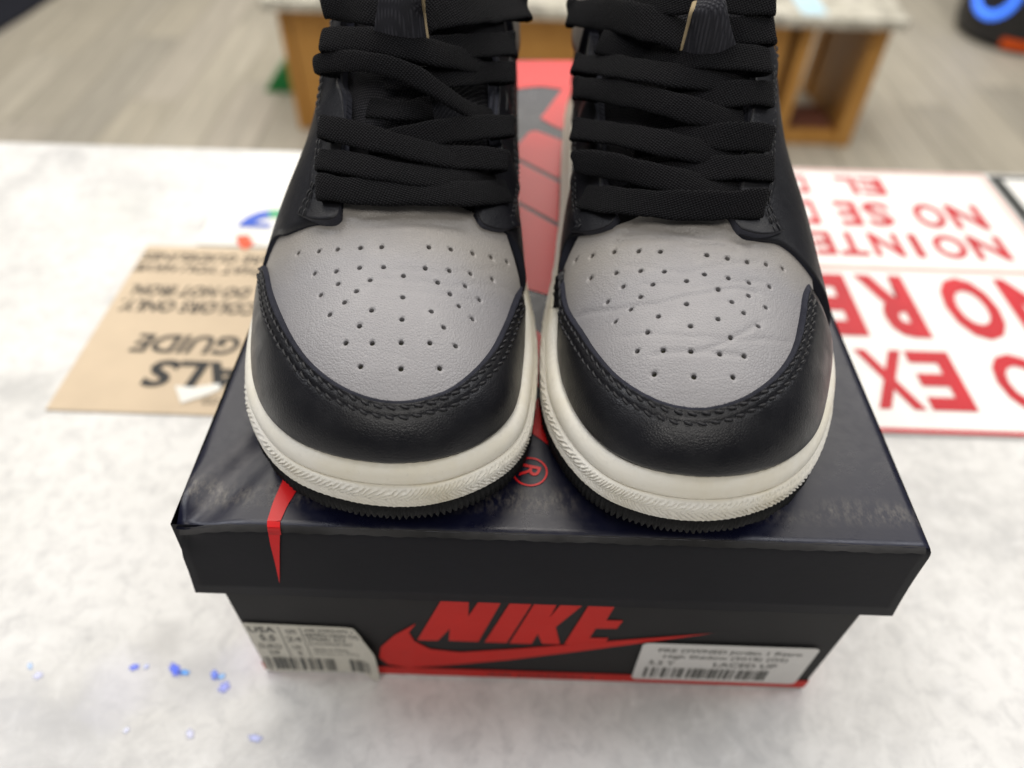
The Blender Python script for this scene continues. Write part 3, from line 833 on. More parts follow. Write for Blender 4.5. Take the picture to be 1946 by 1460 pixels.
    for c in (.0018, .0042):
        ln = at_dist(np.minimum(np.full(len(E), c), tot*.55)); N = normal(ln)
        pts, L = resample(np.hstack([ln, N*.002]), 2000); L = np.linalg.norm(np.diff(ln, axis=0), axis=1).sum(); pts[:, 3:] /= np.linalg.norm(pts[:, 3:], axis=1)[:, None]
        ns = int(L/.0032); 
        for k in range(ns):
            i0 = int((k+.03)/ns*1999); i1 = int((k+.93)/ns*1999)
            idx = np.linspace(i0, i1, 5).astype(int)
            ctrp = pts[idx, :3].copy(); nn = pts[idx, 3:]
            if not .05 < idx[2]/1999 < .95: continue
            tang = ctrp[-1]-ctrp[0]; tang /= np.linalg.norm(tang)
            o0 = len(SV); jit = (rng.rand()-.5)*.0003
            for a in range(5):
                sdir = np.cross(tang, nn[a]); sdir /= np.linalg.norm(sdir)
                rr_ = [.00026, .00042, .00047, .00042, .00026][a]; hh = TH-.00016+[-.00055, .00018, .00034, .00018, -.00055][a]
                cp = ctrp[a]+nn[a]*hh+sdir*(jit+(a-2)*.00020)
                for b in range(6):
                    an = b*math.pi/3; SV.append(cp+rr_*(math.cos(an)*sdir+math.sin(an)*nn[a]))
            for a in range(4):
                for b in range(6): SF.append((o0+a*6+b, o0+a*6+(b+1) % 6, o0+a*6+6+(b+1) % 6, o0+a*6+6+b))
    part('stitching', SV, SF, M_THREAD, gd, uv=np.zeros((len(SV), 2)))['kind'] = 'stuff'
    # frayed fibres along the cut edge
    HV = []; HF = []
    for k in range(90):
        j = rng.randint(10, len(E)-10); P = G[3, j]; N = normal(P[None])[0]
        dr = (E[j]-Aout[j]); dr = np.array([dr[0], dr[1], 0]); dr /= np.linalg.norm(dr)
        side_ = np.cross(dr, N); v = dr*(.4+rng.rand())+side_*(rng.rand()-.5)*2+N*rng.rand()*.8; v /= np.linalg.norm(v)
        Lh = .0004+.0009*rng.rand(); o0 = len(HV); wv = np.cross(v, N); wv = wv/max(1e-6, np.linalg.norm(wv))*.00005
        HV += [P-wv, P+wv, P+v*Lh]; HF.append((o0, o0+1, o0+2))
    part('frayed_fibre', HV, HF, M_RAW, gd, smooth=False)['kind'] = 'stuff'
    # --- toe box: perforated grey leather (real holes)
    def creases(P):
        """folds of the worn toe box, as a height along the normal"""
        x = P[:, 0]; y = P[:, 1]; d = np.zeros(len(P))
        for (pts, dep, wdt) in CR:
            for (a, b) in zip(pts[:-1], pts[1:]):
                ab = b-a; L2 = ab@ab; tt = np.clip(((P[:, :2]-a)@ab)/L2, 0, 1)
                dd = np.linalg.norm(P[:, :2]-a-tt[:, None]*ab, axis=1)
                d = np.minimum(d, -dep*np.exp(-(dd/wdt)**2))
        return d
    CR = []
    for pxl, dep, wdt in D['crease']:
        CR.append((np.array([hit(q)[:2] for q in pxl]), dep*D['cd'], wdt*.85))
    yb = D['yback']
    Eo = E+(Aout-E)/np.linalg.norm(Aout-E, axis=1)[:, None]*np.minimum(.0028, .5*np.linalg.norm(Aout-E, axis=1))[:, None]
    xcb, wb = widths(np.array(yb)); xcb = float(xcb); wb = float(wb)
    l0, r0 = Eo[0], Eo[-1]
    lb = np.array([xcb-.80*wb, yb]); rb = np.array([xcb+.80*wb, yb])
    def side_line(p, q, n=14): return np.array([p+(q-p)*t for t in np.linspace(0, 1, n)[1:-1]])
    bnd = np.vstack([Eo[::2], side_line(Eo[-1], rb), [rb + (lb-rb)*t for t in np.linspace(0, 1, 60)], side_line(lb, Eo[0])])
    HR = .00072
    holes = [hit(q) for q in D['holes']]
    pts = [Vector(p) for p in bnd]; nb = len(bnd); faces_in = [list(range(nb))]
    HN = 14; hole_rings = []
    for hP in holes:
        N = normal(hP[None])[0]; sc_ = max(abs(N[2]), .35)
        o0 = len(pts)
        gx = np.array([N[0], N[1]]); gl = np.linalg.norm(gx); gx = gx/gl if gl > 1e-6 else np.array([1., 0]); gy = np.array([-gx[1], gx[0]])
        for k in range(HN):
            a = 2*math.pi*k/HN; p = hP[:2]+HR*(math.cos(a)*gx*sc_+math.sin(a)*gy); pts.append(Vector(p))
        hole_rings.append(list(range(o0, o0+HN)))
    edges = []
    for r in hole_rings: edges += [(r[k], r[(k+1) % HN]) for k in range(HN)]
    st = .00075; mn = bnd.min(0); mx = bnd.max(0); hpl = np.array([h_[:2] for h_ in holes])
    gxs = []
    row = 0
    for y in np.arange(mn[1], mx[1], st*.866):
        for x in np.arange(mn[0]+(row % 2)*st/2, mx[0], st): gxs.append((x, y))
        row += 1
    gxs = np.array(gxs)+(rng.rand(len(gxs), 2)-.5)*st*.2
    # keep those inside the boundary and off the holes
    inside = np.zeros(len(gxs), bool); j = nb-1
    for i in range(nb):
        xi, yi = bnd[i]; xj, yj = bnd[j]
        c = ((yi > gxs[:, 1]) != (yj > gxs[:, 1])) & (gxs[:, 0] < (xj-xi)*(gxs[:, 1]-yi)/((yj-yi)+1e-15)+xi)
        inside ^= c; j = i
    dmin = np.min(np.linalg.norm(gxs[:, None]-hpl[None], axis=2), axis=1)
    gxs = gxs[inside & (dmin > HR*1.25)]
    pts += [Vector(p) for p in gxs]
    vo, eo, fo, ov, oe, of = delaunay_2d_cdt(pts, edges, faces_in, 1, 1e-7)
    vo = np.array([v[:] for v in vo]); fo = [tuple(f) for f in fo]
    cen = np.array([vo[list(f)].mean(0) for f in fo])
    dm = np.min(np.linalg.norm((cen[:, None]-hpl[None]), axis=2), axis=1)
    # triangles spanned only by ring points are the holes
    ringset = {}
    for ri_, r in enumerate(hole_rings):
        for k in r: ringset[k] = ri_
    lab = np.full(len(vo), -1)
    for i, src in enumerate(ov):
        for s_ in src:
            if s_ in ringset: lab[i] = ringset[s_]
    keep = [f for f in fo if not (lab[f[0]] >= 0 and all(lab[i] == lab[f[0]] for i in f))]
    keep = [f for f in keep if not (vo[list(f), 1].mean() > yb-.0115 and abs(vo[list(f), 0].mean()-xcb-thr_c) < .027)]
    fo = [f for f in fo if not (vo[list(f), 1].mean() > yb-.0115 and abs(vo[list(f), 0].mean()-xcb-thr_c) < .027)]
    P3 = hf(vo); N3 = normal(P3)
    bulge = creases(P3)-.0034*ease((P3[:, 1]-(yb-.0160))/.010)*(1-ease((np.abs(P3[:, 0]-xcb-thr_c)-.021)/.007))+.00025*np.sin(P3[:, 0]*140+P3[:, 1]*60)*np.sin(P3[:, 1]*190)
    P3o = P3+N3*bulge[:, None]
    Vt = P3o.tolist(); Ft = keep[:]
    # rolled hole walls
    for ri_ in range(len(holes)):
        ids = [i for i in range(len(vo)) if lab[i] == ri_]
        c0 = vo[ids].mean(0); ids.sort(key=lambda i: math.atan2(vo[i][1]-c0[1], vo[i][0]-c0[0]))
        prev_ = ids
        for dep, scl in ((.0003, .93), (.0014, .90)):
            cur_ = []
            c3 = P3o[ids].mean(0); n3 = normal(c3[None])[0]
            for i in ids:
                cur_.append(len(Vt)); Vt.append((c3+(P3o[i]-c3)*scl-n3*dep).tolist())
            for k in range(len(ids)): Ft.append((prev_[k], prev_[(k+1) % len(ids)], cur_[(k+1) % len(ids)], cur_[k]))
            prev_ = cur_
    tb = part('toe_box', Vt, Ft, M_GREY)
    # lining seen through the holes
    part('toe_lining', (P3+N3*(bulge-.0016)[:, None]).tolist(), fo, M_HOLE, tb)
    # --- tongue, quarters, eyestays in (y, phi)
    thL = np.array([to_yp(hit(q)) for q in D['thrL']]); thR = np.array([to_yp(hit(q)) for q in D['thrR']])
    def extend(th):
        y1, p1 = th[-1]; ext = []
        sl_ = np.sign(p1)
        for yy, pp_ in ((.125, .50), (.150, .56), (.165, .70)):
            if yy > y1+.008: ext.append((yy, sl_*pp_ if abs(p1) < pp_ else p1))
        return np.vstack([th, ext]) if ext else th
    thL = extend(thL); thR = extend(thR)
    def collar(sg):
        return [(.185, sg*.95), (.21, sg*1.02), (.235, sg*.98), (.250, sg*.92), (yend-.006, sg*.80)]
    def tfi(top, bot, left, right, nu, nv):
        """top/bot run along u, left/right run from top to bot"""
        T, _ = resample(top, nu); B, _ = resample(bot, nu); Lf, _ = resample(left, nv); Rt, _ = resample(right, nv)
        u = np.linspace(0, 1, nu)[None, :, None]; v = np.linspace(0, 1, nv)[:, None, None]
        G = (1-v)*T[None]+v*B[None]+(1-u)*Lf[:, None]+u*Rt[:, None]
        G -= (1-u)*(1-v)*T[0]+u*(1-v)*T[-1]+(1-u)*v*B[0]+u*v*B[-1]
        return G
    def shell(name, GY, t, mats, parent=None, rim=.0007, sink=True, extra=None):
        """offset patch with rounded rim and cut edge"""
        P = surf(GY[..., 0], GY[..., 1]); N = normal(P)
        nv, nu = GY.shape[:2]
        if extra is not None: t = t+extra(P)
        T = np.zeros((nv, nu))+t
        X = P+N*T[..., None] if not np.isscalar(T) else P+N*T
        # pad with a rim loop: cut edge going down
        G = np.zeros((nv+4, nu+4, 3))
        G[2:-2, 2:-2] = X
        def padrow(src, N_, tt, d): return src-N_*d
        inner = X-N*.0
        def fill(i, j, si, sj, d): G[i, j] = X[si, sj]-N[si, sj]*d
        for j in range(nu+4):
            sj = min(max(j-2, 0), nu-1)
            for i, d in ((1, .00025), (0, None), (nv+2, .00025), (nv+3, None)):
                si = 0 if i < 2 else nv-1
                dd = d if d is not None else (T[si, sj]+.0012 if np.ndim(T) else t)
                G[i, j] = X[si, sj]-N[si, sj]*dd
        for i in range(2, nv+2):
            si = i-2
            for j, d in ((1, .00025), (0, None), (nu+2, .00025), (nu+3, None)):
                sj = 0 if j < 2 else nu-1
                dd = d if d is not None else T[si, sj]+.0012
                G[i, j] = X[si, sj]-N[si, sj]*dd
        mi = np.array([1 if (i in (0, nv+2) or j in (0, nu+2)) else 0 for i in range(nv+3) for j in range(nu+3)])
        acc_u = np.linspace(0, 1, nu+4); uvg = np.zeros((nv+4, nu+4, 2))
        uvg[..., 0] = G[..., 0]; uvg[..., 1] = G[..., 1]*1.3
        o = gpart(name, G, mats, parent, mi=mi, uv=uvg)
        return o
    # face direction helper: make every open shell face outwards
    # tongue
    yv = np.linspace(D['yback']-.026, .172, 60)
    GT = np.zeros((40, 60, 2))
    for j, yy in enumerate(yv):
        pl = np.interp(yy, thL[:, 0], thL[:, 1]); pr = np.interp(yy, thR[:, 0], thR[:, 1])
        ex = .22*ease((yy-.06)/.02)
        GT[:, j, 0] = yy; GT[:, j, 1] = np.linspace(pl-ex, pr+ex, 40)
    Pt = surf(GT[..., 0], GT[..., 1]); Nt = normal(Pt)
    dip = -.0042+.0020*ease((GT[..., 0]-D['yback'])/.012)
    puff = .0010*ease((GT[..., 0]-D['yback'])/.012)*np.sin(GT[..., 0]*260)*np.cos(GT[..., 1]*2.0)
    Pt = Pt+Nt*(dip+puff)[..., None]
    uvt = np.stack([Pt[..., 0], GT[..., 0]*1.35], -1)
    gpart('tongue', Pt, M_NYLON, uv=uvt, flip=False)
    # lining body under everything (dark inside of the shoe)
    yv = np.concatenate([ytip+.001+(.03)*np.linspace(0, 1, 20)**2, np.linspace(ytip+.034, yend-.002, 60)])
    GL = np.zeros((60, len(yv), 2)); 
    for j, yy in enumerate(yv):
        GL[:, j, 0] = yy; 
        if yy < .165: GL[:, j, 1] = np.linspace(-math.pi/2, math.pi/2, 60)
        else:
            c_ = .62+.35*ease((yy-.165)/.03); GL[:, j, 1] = np.concatenate([np.linspace(-math.pi/2, -c_, 30), np.linspace(c_, math.pi/2, 30)])
    PL = surf(GL[..., 0], GL[..., 1]); PL = PL-normal(PL)*.0040
    mask = []
    FF = []
    ncol = len(yv)
    for i in range(59):
        for j in range(ncol-1):
            if i == 29 and yv[j] > .163: continue
            a = i*ncol+j; FF.append((a, a+1, a+ncol+1, a+ncol))
    part('inner_lining', PL.reshape(-1, 3), FF, M_LINING)
    # quarters
    for sg, th, fr in ((-1, thL, D['fL']), (1, thR, D['fR'])):
        frp = np.array([to_yp(hit(q)) for q in fr])
        last = frp[-1]; bot0 = np.array([last[0]-.002, sg*(math.pi/2-.02)])
        front = np.vstack([[th[0]], frp, [[last[0]-.0025, (last[1]*.55+bot0[1]*.45)]], [bot0]])
        front = cat_rom(front, 60)
        top = np.vstack([th, collar(sg)]); top = cat_rom(top, 140)
        botl = np.array([[y_, sg*(math.pi/2-.02)] for y_ in np.linspace(bot0[0], yend-.006, 60)])
        backl = np.array([[yend-.006, sg*v] for v in np.linspace(.80, math.pi/2-.02, 30)])
        GQ = tfi(top, botl, front, backl, 110, 46)
        shell('quarter_panel', GQ, .0014, [M_BLACK2, M_RAW], extra=lambda P: .0004*np.sin(P[..., 1]*120+P[..., 2]*60))
        # eyestay: a strip beside the throat ending in a rounded tab over the toe box
        tab = np.array([to_yp(hit(q)) for q in (D['tabL'] if sg < 0 else D['tabR'])])
        inner = cat_rom(th, 90)
        outer = np.array([[y_, p_+sg*(.26 if y_ < .2 else .26)] for y_, p_ in inner])
        oc = cat_rom(np.vstack([tab[::-1][:1], outer[10:]]), 90)
        endc = cat_rom(tab, 24)
        back = np.array([inner[-1]+(oc[-1]-inner[-1])*t for t in np.linspace(0, 1, 10)])
        GE = tfi(inner, oc, endc, back, 90, 18)
        es = shell('eyestay', GE, .0027, [M_BLACK2, M_RAW2], extra=lambda P: .0005*np.sin(P[..., 1]*330))
        # stitch line along the outer edge of the eyestay
        SV = []; SF = []
        for row_ in (15, 13):
            yp = GE[row_]; PP = surf(yp[:, 0], yp[:, 1]); NN = normal(PP)
            pts6, L = resample(np.hstack([PP, NN*.002]), 700); L = np.linalg.norm(np.diff(PP, axis=0), axis=1).sum(); pts6[:, 3:] /= np.linalg.norm(pts6[:, 3:], axis=1)[:, None]; ns = int(L/.0028)
            for k in range(ns):
                idx = np.linspace(int((k+.1)/ns*699), int((k+.9)/ns*699), 4).astype(int)
                cpt = pts6[idx, :3]; nn = pts6[idx, 3:]; tang = cpt[-1]-cpt[0]; tang /= np.linalg.norm(tang); o0 = len(SV)
                for a in range(4):
                    sdir = np.cross(tang, nn[a]); sdir /= np.linalg.norm(sdir); rr_ = [.00015, .0003, .0003, .00015][a]
                    cp = cpt[a]+nn[a]*(.0027+[0, .0003, .0003, 0][a])
                    for b in range(5):
                        an = b*2*math.pi/5; SV.append(cp+rr_*(math.cos(an)*sdir+math.sin(an)*nn[a]))
                for a in range(3):
                    for b in range(5): SF.append((o0+a*5+b, o0+a*5+(b+1) % 5, o0+a*5+5+(b+1) % 5, o0+a*5+5+b))
        part('stitching', SV, SF, M_THREAD, es, uv=np.zeros((len(SV), 2)))['kind'] = 'stuff'
        # ankle collar panel in grey leather, heel side
        topc = np.array([[y_, sg*v] for y_, v in ((.150, .74), (.185, .97), (.21, 1.04), (.235, 1.0), (.252, .93))])
        botc = np.array([[y_, sg*v] for y_, v in ((.150, 1.12), (.175, 1.22), (.20, 1.26), (.23, 1.24), (.252, 1.2))])
        GC = tfi(cat_rom(topc, 40), cat_rom(botc, 40), np.linspace(topc[0], botc[0], 12), np.linspace(topc[-1], botc[-1], 12), 40, 14)
        shell('ankle_panel', GC, .0042, [M_COLLAR, M_RAW])
    # heel counter wrapping the back of the shoe
    hm = [i for i in range(1400) if A[i, 1] > yend-.042]
    if hm[0] == 0 and hm[-1] == 1399:
        br_k = [i for i in range(len(hm)-1) if hm[i+1]-hm[i] > 1][0]; hm = hm[br_k+1:]+hm[:br_k+1]
    hm = hm[::4]; HA = A[hm]; HN_ = nrm[hm]; xch = HA[:, 0].mean(); rows = []
    for ze in np.concatenate([np.linspace(0, 1, 26), [1.0]]):
        zz = .104*ze; u_ = zz/.128; f_ = max(.5, (1-u_**2)**(1/2.25)*(1-.2*u_**1.6)+.05)
        ln_ = (np.array([HA[:, 0].mean()+(HA[:, 0]-xch)*f_, HA[:, 1]]).T+HN_*.0030)
        rows.append(np.concatenate([ln_, np.full((len(hm), 1), H+Z_A-.001+zz)], 1))
    rows[-1][:, :2] -= HN_*.004; rows[-1][:, 2] -= .001
    gpart('heel_counter', np.array(rows), M_COLLAR)
    # --- laces: flat cotton ribbon, one part per visible run
    def ribbon(pxs, lifts, wdt=.0086, thk=.0014, curl_start=True, tuck=.004, sgn=1):
        pts3 = [hit(q, l) for q, l in zip(pxs, lifts)]
        t1 = (pts3[1]-CAM)@FW; t0 = (pts3[0]-CAM)@FW; t2 = (pts3[2]-CAM)@FW
        te = t1+.6*(t1-t2)
        if abs(t0-te) > .004: pts3[0] = CAM+ray(pxs[0])[1]*(te+.0015)
        if curl_start:                              # wraps round the eyestay edge and dives into its eyelet
            p0 = pts3[0]; N = normal(p0[None])[0]; dr = p0-pts3[1]; dr /= np.linalg.norm(dr)
            pts3 = [p0-dr*.0030-N*.0060, p0-dr*.0008-N*.0036, p0+dr*.0006-N*.0014]+pts3
        pts3 = np.array(pts3)
        C3 = cat_rom(pts3, 64)
        T = np.gradient(C3, axis=0); T /= np.linalg.norm(T, axis=1)[:, None]
        up = np.zeros_like(C3)
        for i in range(len(C3)):
            N = normal(C3[i][None])[0]; xax = np.array([1.0, 0, 0]); v = np.cross(N, xax); v = v/np.linalg.norm(v)
            if v[1] < 0: v = -v
            up[i] = v
        up = smooth_curve(up, 12, False)
        Wd = up-(up*T).sum(1)[:, None]*T; Wd /= np.linalg.norm(Wd, axis=1)[:, None]
        Nn = np.cross(T, Wd)
        sl_ = np.linspace(0, 1, len(C3)); tw = (rng.rand()-.5)*.30+(rng.rand()-.5)*.55*np.sin(sl_*math.pi*(1+rng.rand()))
        Wd, Nn = Wd*np.cos(tw)[:, None]+Nn*np.sin(tw)[:, None], Nn*np.cos(tw)[:, None]-Wd*np.sin(tw)[:, None]
        nc = 16; rows = []; uvs = []; s = np.concatenate([[0], np.cumsum(np.linalg.norm(np.diff(C3, axis=0), axis=1))])
        phs = rng.rand()*6
        for k in range(nc):
            a = 2*math.pi*k/nc
            ex = math.copysign(abs(math.cos(a))**.5, math.cos(a)); ey = math.copysign(abs(math.sin(a))**.55, math.sin(a))
            wv = 1+.05*np.sin(s*260+phs)+.03*np.sin(s*610+2*phs)
            if curl_start: wv = wv*(.74+.26*ease(s/.007))
            bow = .0004*(1-ex*ex)+.00010*np.sign(ey)*math.cos(ex*9)
            rows.append(C3+Wd*(ex*wdt/2*wv)[:, None]+Nn*(ey*thk/2+bow*.5))
            uvs.append(np.stack([s, np.full(len(s), ex*wdt/2+phs)], -1))
        G = np.array(rows).transpose(1, 0, 2); U = np.array(uvs).transpose(1, 0, 2)
        gpart('lace', G, M_LACE, wrap=True, uv=U, flip=False)
    for pxs, lifts, wd_, curl in D['laces']:
        ribbon(pxs, [l/1000*.72 for l in lifts], wd_/1000*.87, curl_start=curl)
    # nylon flap of the tongue standing up between the upper laces, with its tan foam edge
    fp = np.array([[hit(q, [.0022, .0066, .0085, .0085][kr]+(.001 if 0 < i < 3 else 0)) for i, q in enumerate(r_)] for kr, r_ in enumerate(D['flap'])])
    fg = np.array([cat_rom(r_, 24) for r_ in fp]); fg = np.array([cat_rom(fg[:, j], 20) for j in range(24)]).transpose(1, 0, 2)
    fpart = gpart('tongue_flap', fg, M_NYLON2, uv=np.stack([fg[..., 0], fg[..., 1]*1.4], -1))
    so = fpart.modifiers.new('s', 'SOLIDIFY'); so.thickness = .0012; so.offset = 0
    col_ = fg[:, -1] if D['foam_last'] else fg[:, 0]
    tube = []
    for a in range(8):
        an = a*math.pi/4; tube.append(col_+np.array([math.cos(an)*.0010, 0, 0])+np.array([0, -.5, .8])*math.sin(an)*.0008)
    gpart('foam_edge', np.array(tube).transpose(1, 0, 2), M_FOAM, fpart, wrap=True)
    return root

# pixel measurements of the two shoes (photo pixels; the depth comes from the lid they stand on and the shoe's own form)
def zl(x, y): return (480+x*.2878, y*.2878)
def zr(x, y): return (980+x*.2878, y*.2878)
def hz1(l): return [(440+x*.3083, 380+y*.3083) for x, y in l]
def hz2(l): return [(1000+x*.3083, 380+y*.3083) for x, y in l]
DL = dict(cx=-.048, thr=.003, yback=.086, cd=.6,
  c=[(483, 799), (510, 860), (548, 905), (605, 936), (681, 957), (757, 964), (833, 959), (909, 932), (966, 898), (997, 856), (1008, 799)],
  rear=[(-5.2, 52), (-6.0, 72), (-10, 100), (-13, 140), (-14, 180), (-16, 215), (-20, 245), (-32, 262), (-48, 268), (-65, 262), (-77, 245), (-80, 215), (-82, 180), (-88, 140), (-94.5, 100), (-97, 74), (-94.6, 52)],
  e=[(486, 499), (501, 505), (512, 518), (520, 559), (536, 602), (563, 651), (594, 691), (631, 722), (671, 744), (717, 759), (764, 763), (810, 755), (856, 738), (902, 701), (933, 664), (958, 614), (976, 571), (990, 545)],
  fL=[(640, 420), (588, 432), (548, 447), (524, 457)],
  fR=[(906, 424), (940, 437), (968, 452)],
  thrL=[(652, 404), (654, 370), (658, 300), (662, 240), (664, 190), (656, 130), (664, 60), (672, 5)],
  thrR=[(900, 410), (915, 370), (930, 320), (944, 240), (948, 180), (954, 110), (960, 50), (966, 5)],
  tabL=[(652, 404), (654, 414), (644, 426), (620, 430), (594, 424), (574, 412)],
  tabR=[(900, 410), (908, 428), (930, 440), (955, 442), (974, 434)],
  holes=hz1([(412,332),(536,317),(651,304),(793,294),(925,290),(1216,296),(1352,308),(1488,331),(1603,354),(1699,384),
    (511,455),(645,443),(789,421),(937,416),(1060,469),(1195,422),(1343,438),(1474,457),(1611,490),(657,521),(855,498),(1273,507),(1443,532),
    (548,587),(770,567),(1350,578),(1530,618),(696,634),(1056,602),(1406,653),(604,709),(863,682),(1233,687),(1489,734),(787,777),(1051,737),(1309,787),
    (703,883),(866,882),(1046,879),(1223,883),(1381,904),(794,1028),(1044,1042),(1284,1040)]),
  crease=[([(640, 440), (720, 428), (800, 424), (880, 432)], .0009, .0016), ([(690, 414), (790, 408), (880, 414)], .0007, .0010),
          ([(700, 530), (780, 535), (860, 545), (985, 565)], .00022, .0009), ([(690, 545), (790, 556), (900, 575)], .00018, .0009), ([(740, 515), (850, 522), (960, 512)], .00018, .0008)],
  laces=[  # pixel path, lift above the upper in mm, width mm, wraps at its start
    ([(606, 355), (660, 362), (780, 368), (900, 368), (964, 364)], [6, 5.6, 5.2, 5.6, 5.2], 9.0, True),
    ([(964, 306), (900, 300), (820, 302), (740, 316), (690, 322)], [6, 5.4, 4.2, 2.8, 1.6], 8.2, True),
    ([(607, 304), (660, 310), (740, 326), (820, 338), (900, 338), (935, 334)], [6.2, 6.0, 5.8, 5, 3.6, 2.0], 8.2, True),
    ([(974, 240), (910, 242), (830, 252), (760, 268), (700, 276)], [6.2, 5.8, 5.0, 3.4, 1.8], 8.6, True),
    ([(610, 240), (670, 254), (740, 272), (820, 292), (880, 300), (930, 298)], [6.4, 6.2, 6.4, 5.2, 3.6, 2.0], 8.6, True),
    ([(975, 138), (930, 138), (870, 142), (800, 148), (730, 152)], [6.2, 5.6, 4.4, 3.0, 1.8], 8.0, True),
    ([(600, 124), (640, 116), (720, 122), (790, 146), (850, 184), (900, 214), (935, 222)], [6.5, 8.0, 8.2, 8, 7, 4.6, 3.0], 6.6, True),
    ([(700, 205), (760, 212), (820, 205)], [1.4, 2.2, 1.4], 7.5, False),
    ([(976, 84), (920, 86), (860, 92), (780, 100), (700, 100)], [6.2, 5.6, 4.4, 3.4, 2.4], 9.0, True),
    ([(613, 76), (680, 76), (760, 88), (830, 102), (900, 118), (935, 126)], [6.4, 6.6, 6.8, 6.4, 4.4, 2.4], 8.8, True),
    ([(1000, 14), (940, 16), (880, 18), (820, 26), (800, 40)], [6.4, 6.8, 6.4, 5, 4], 11.0, True),
    ([(616, 12), (660, 14), (705, 22), (760, 36)], [6.4, 6.0, 5.2, 3], 9.0, True),
    ([(958, 58), (900, 52), (820, 54)], [0.5, 3.6, 3.5], 8.0, False)],
  flap=[[(709, 84), (716, 30), (722, -5), (728, -40)], [(752, 88), (754, 30), (756, -10), (758, -44)], [(788, 92), (788, 30), (790, -8), (792, -42)], [(812, 94), (803, 30), (801, -5), (799, -40)]], foam_last=False)
DL['flap'] = [[r[k] for r in DL['flap']] for k in range(4)]; DL['foam_last'] = True
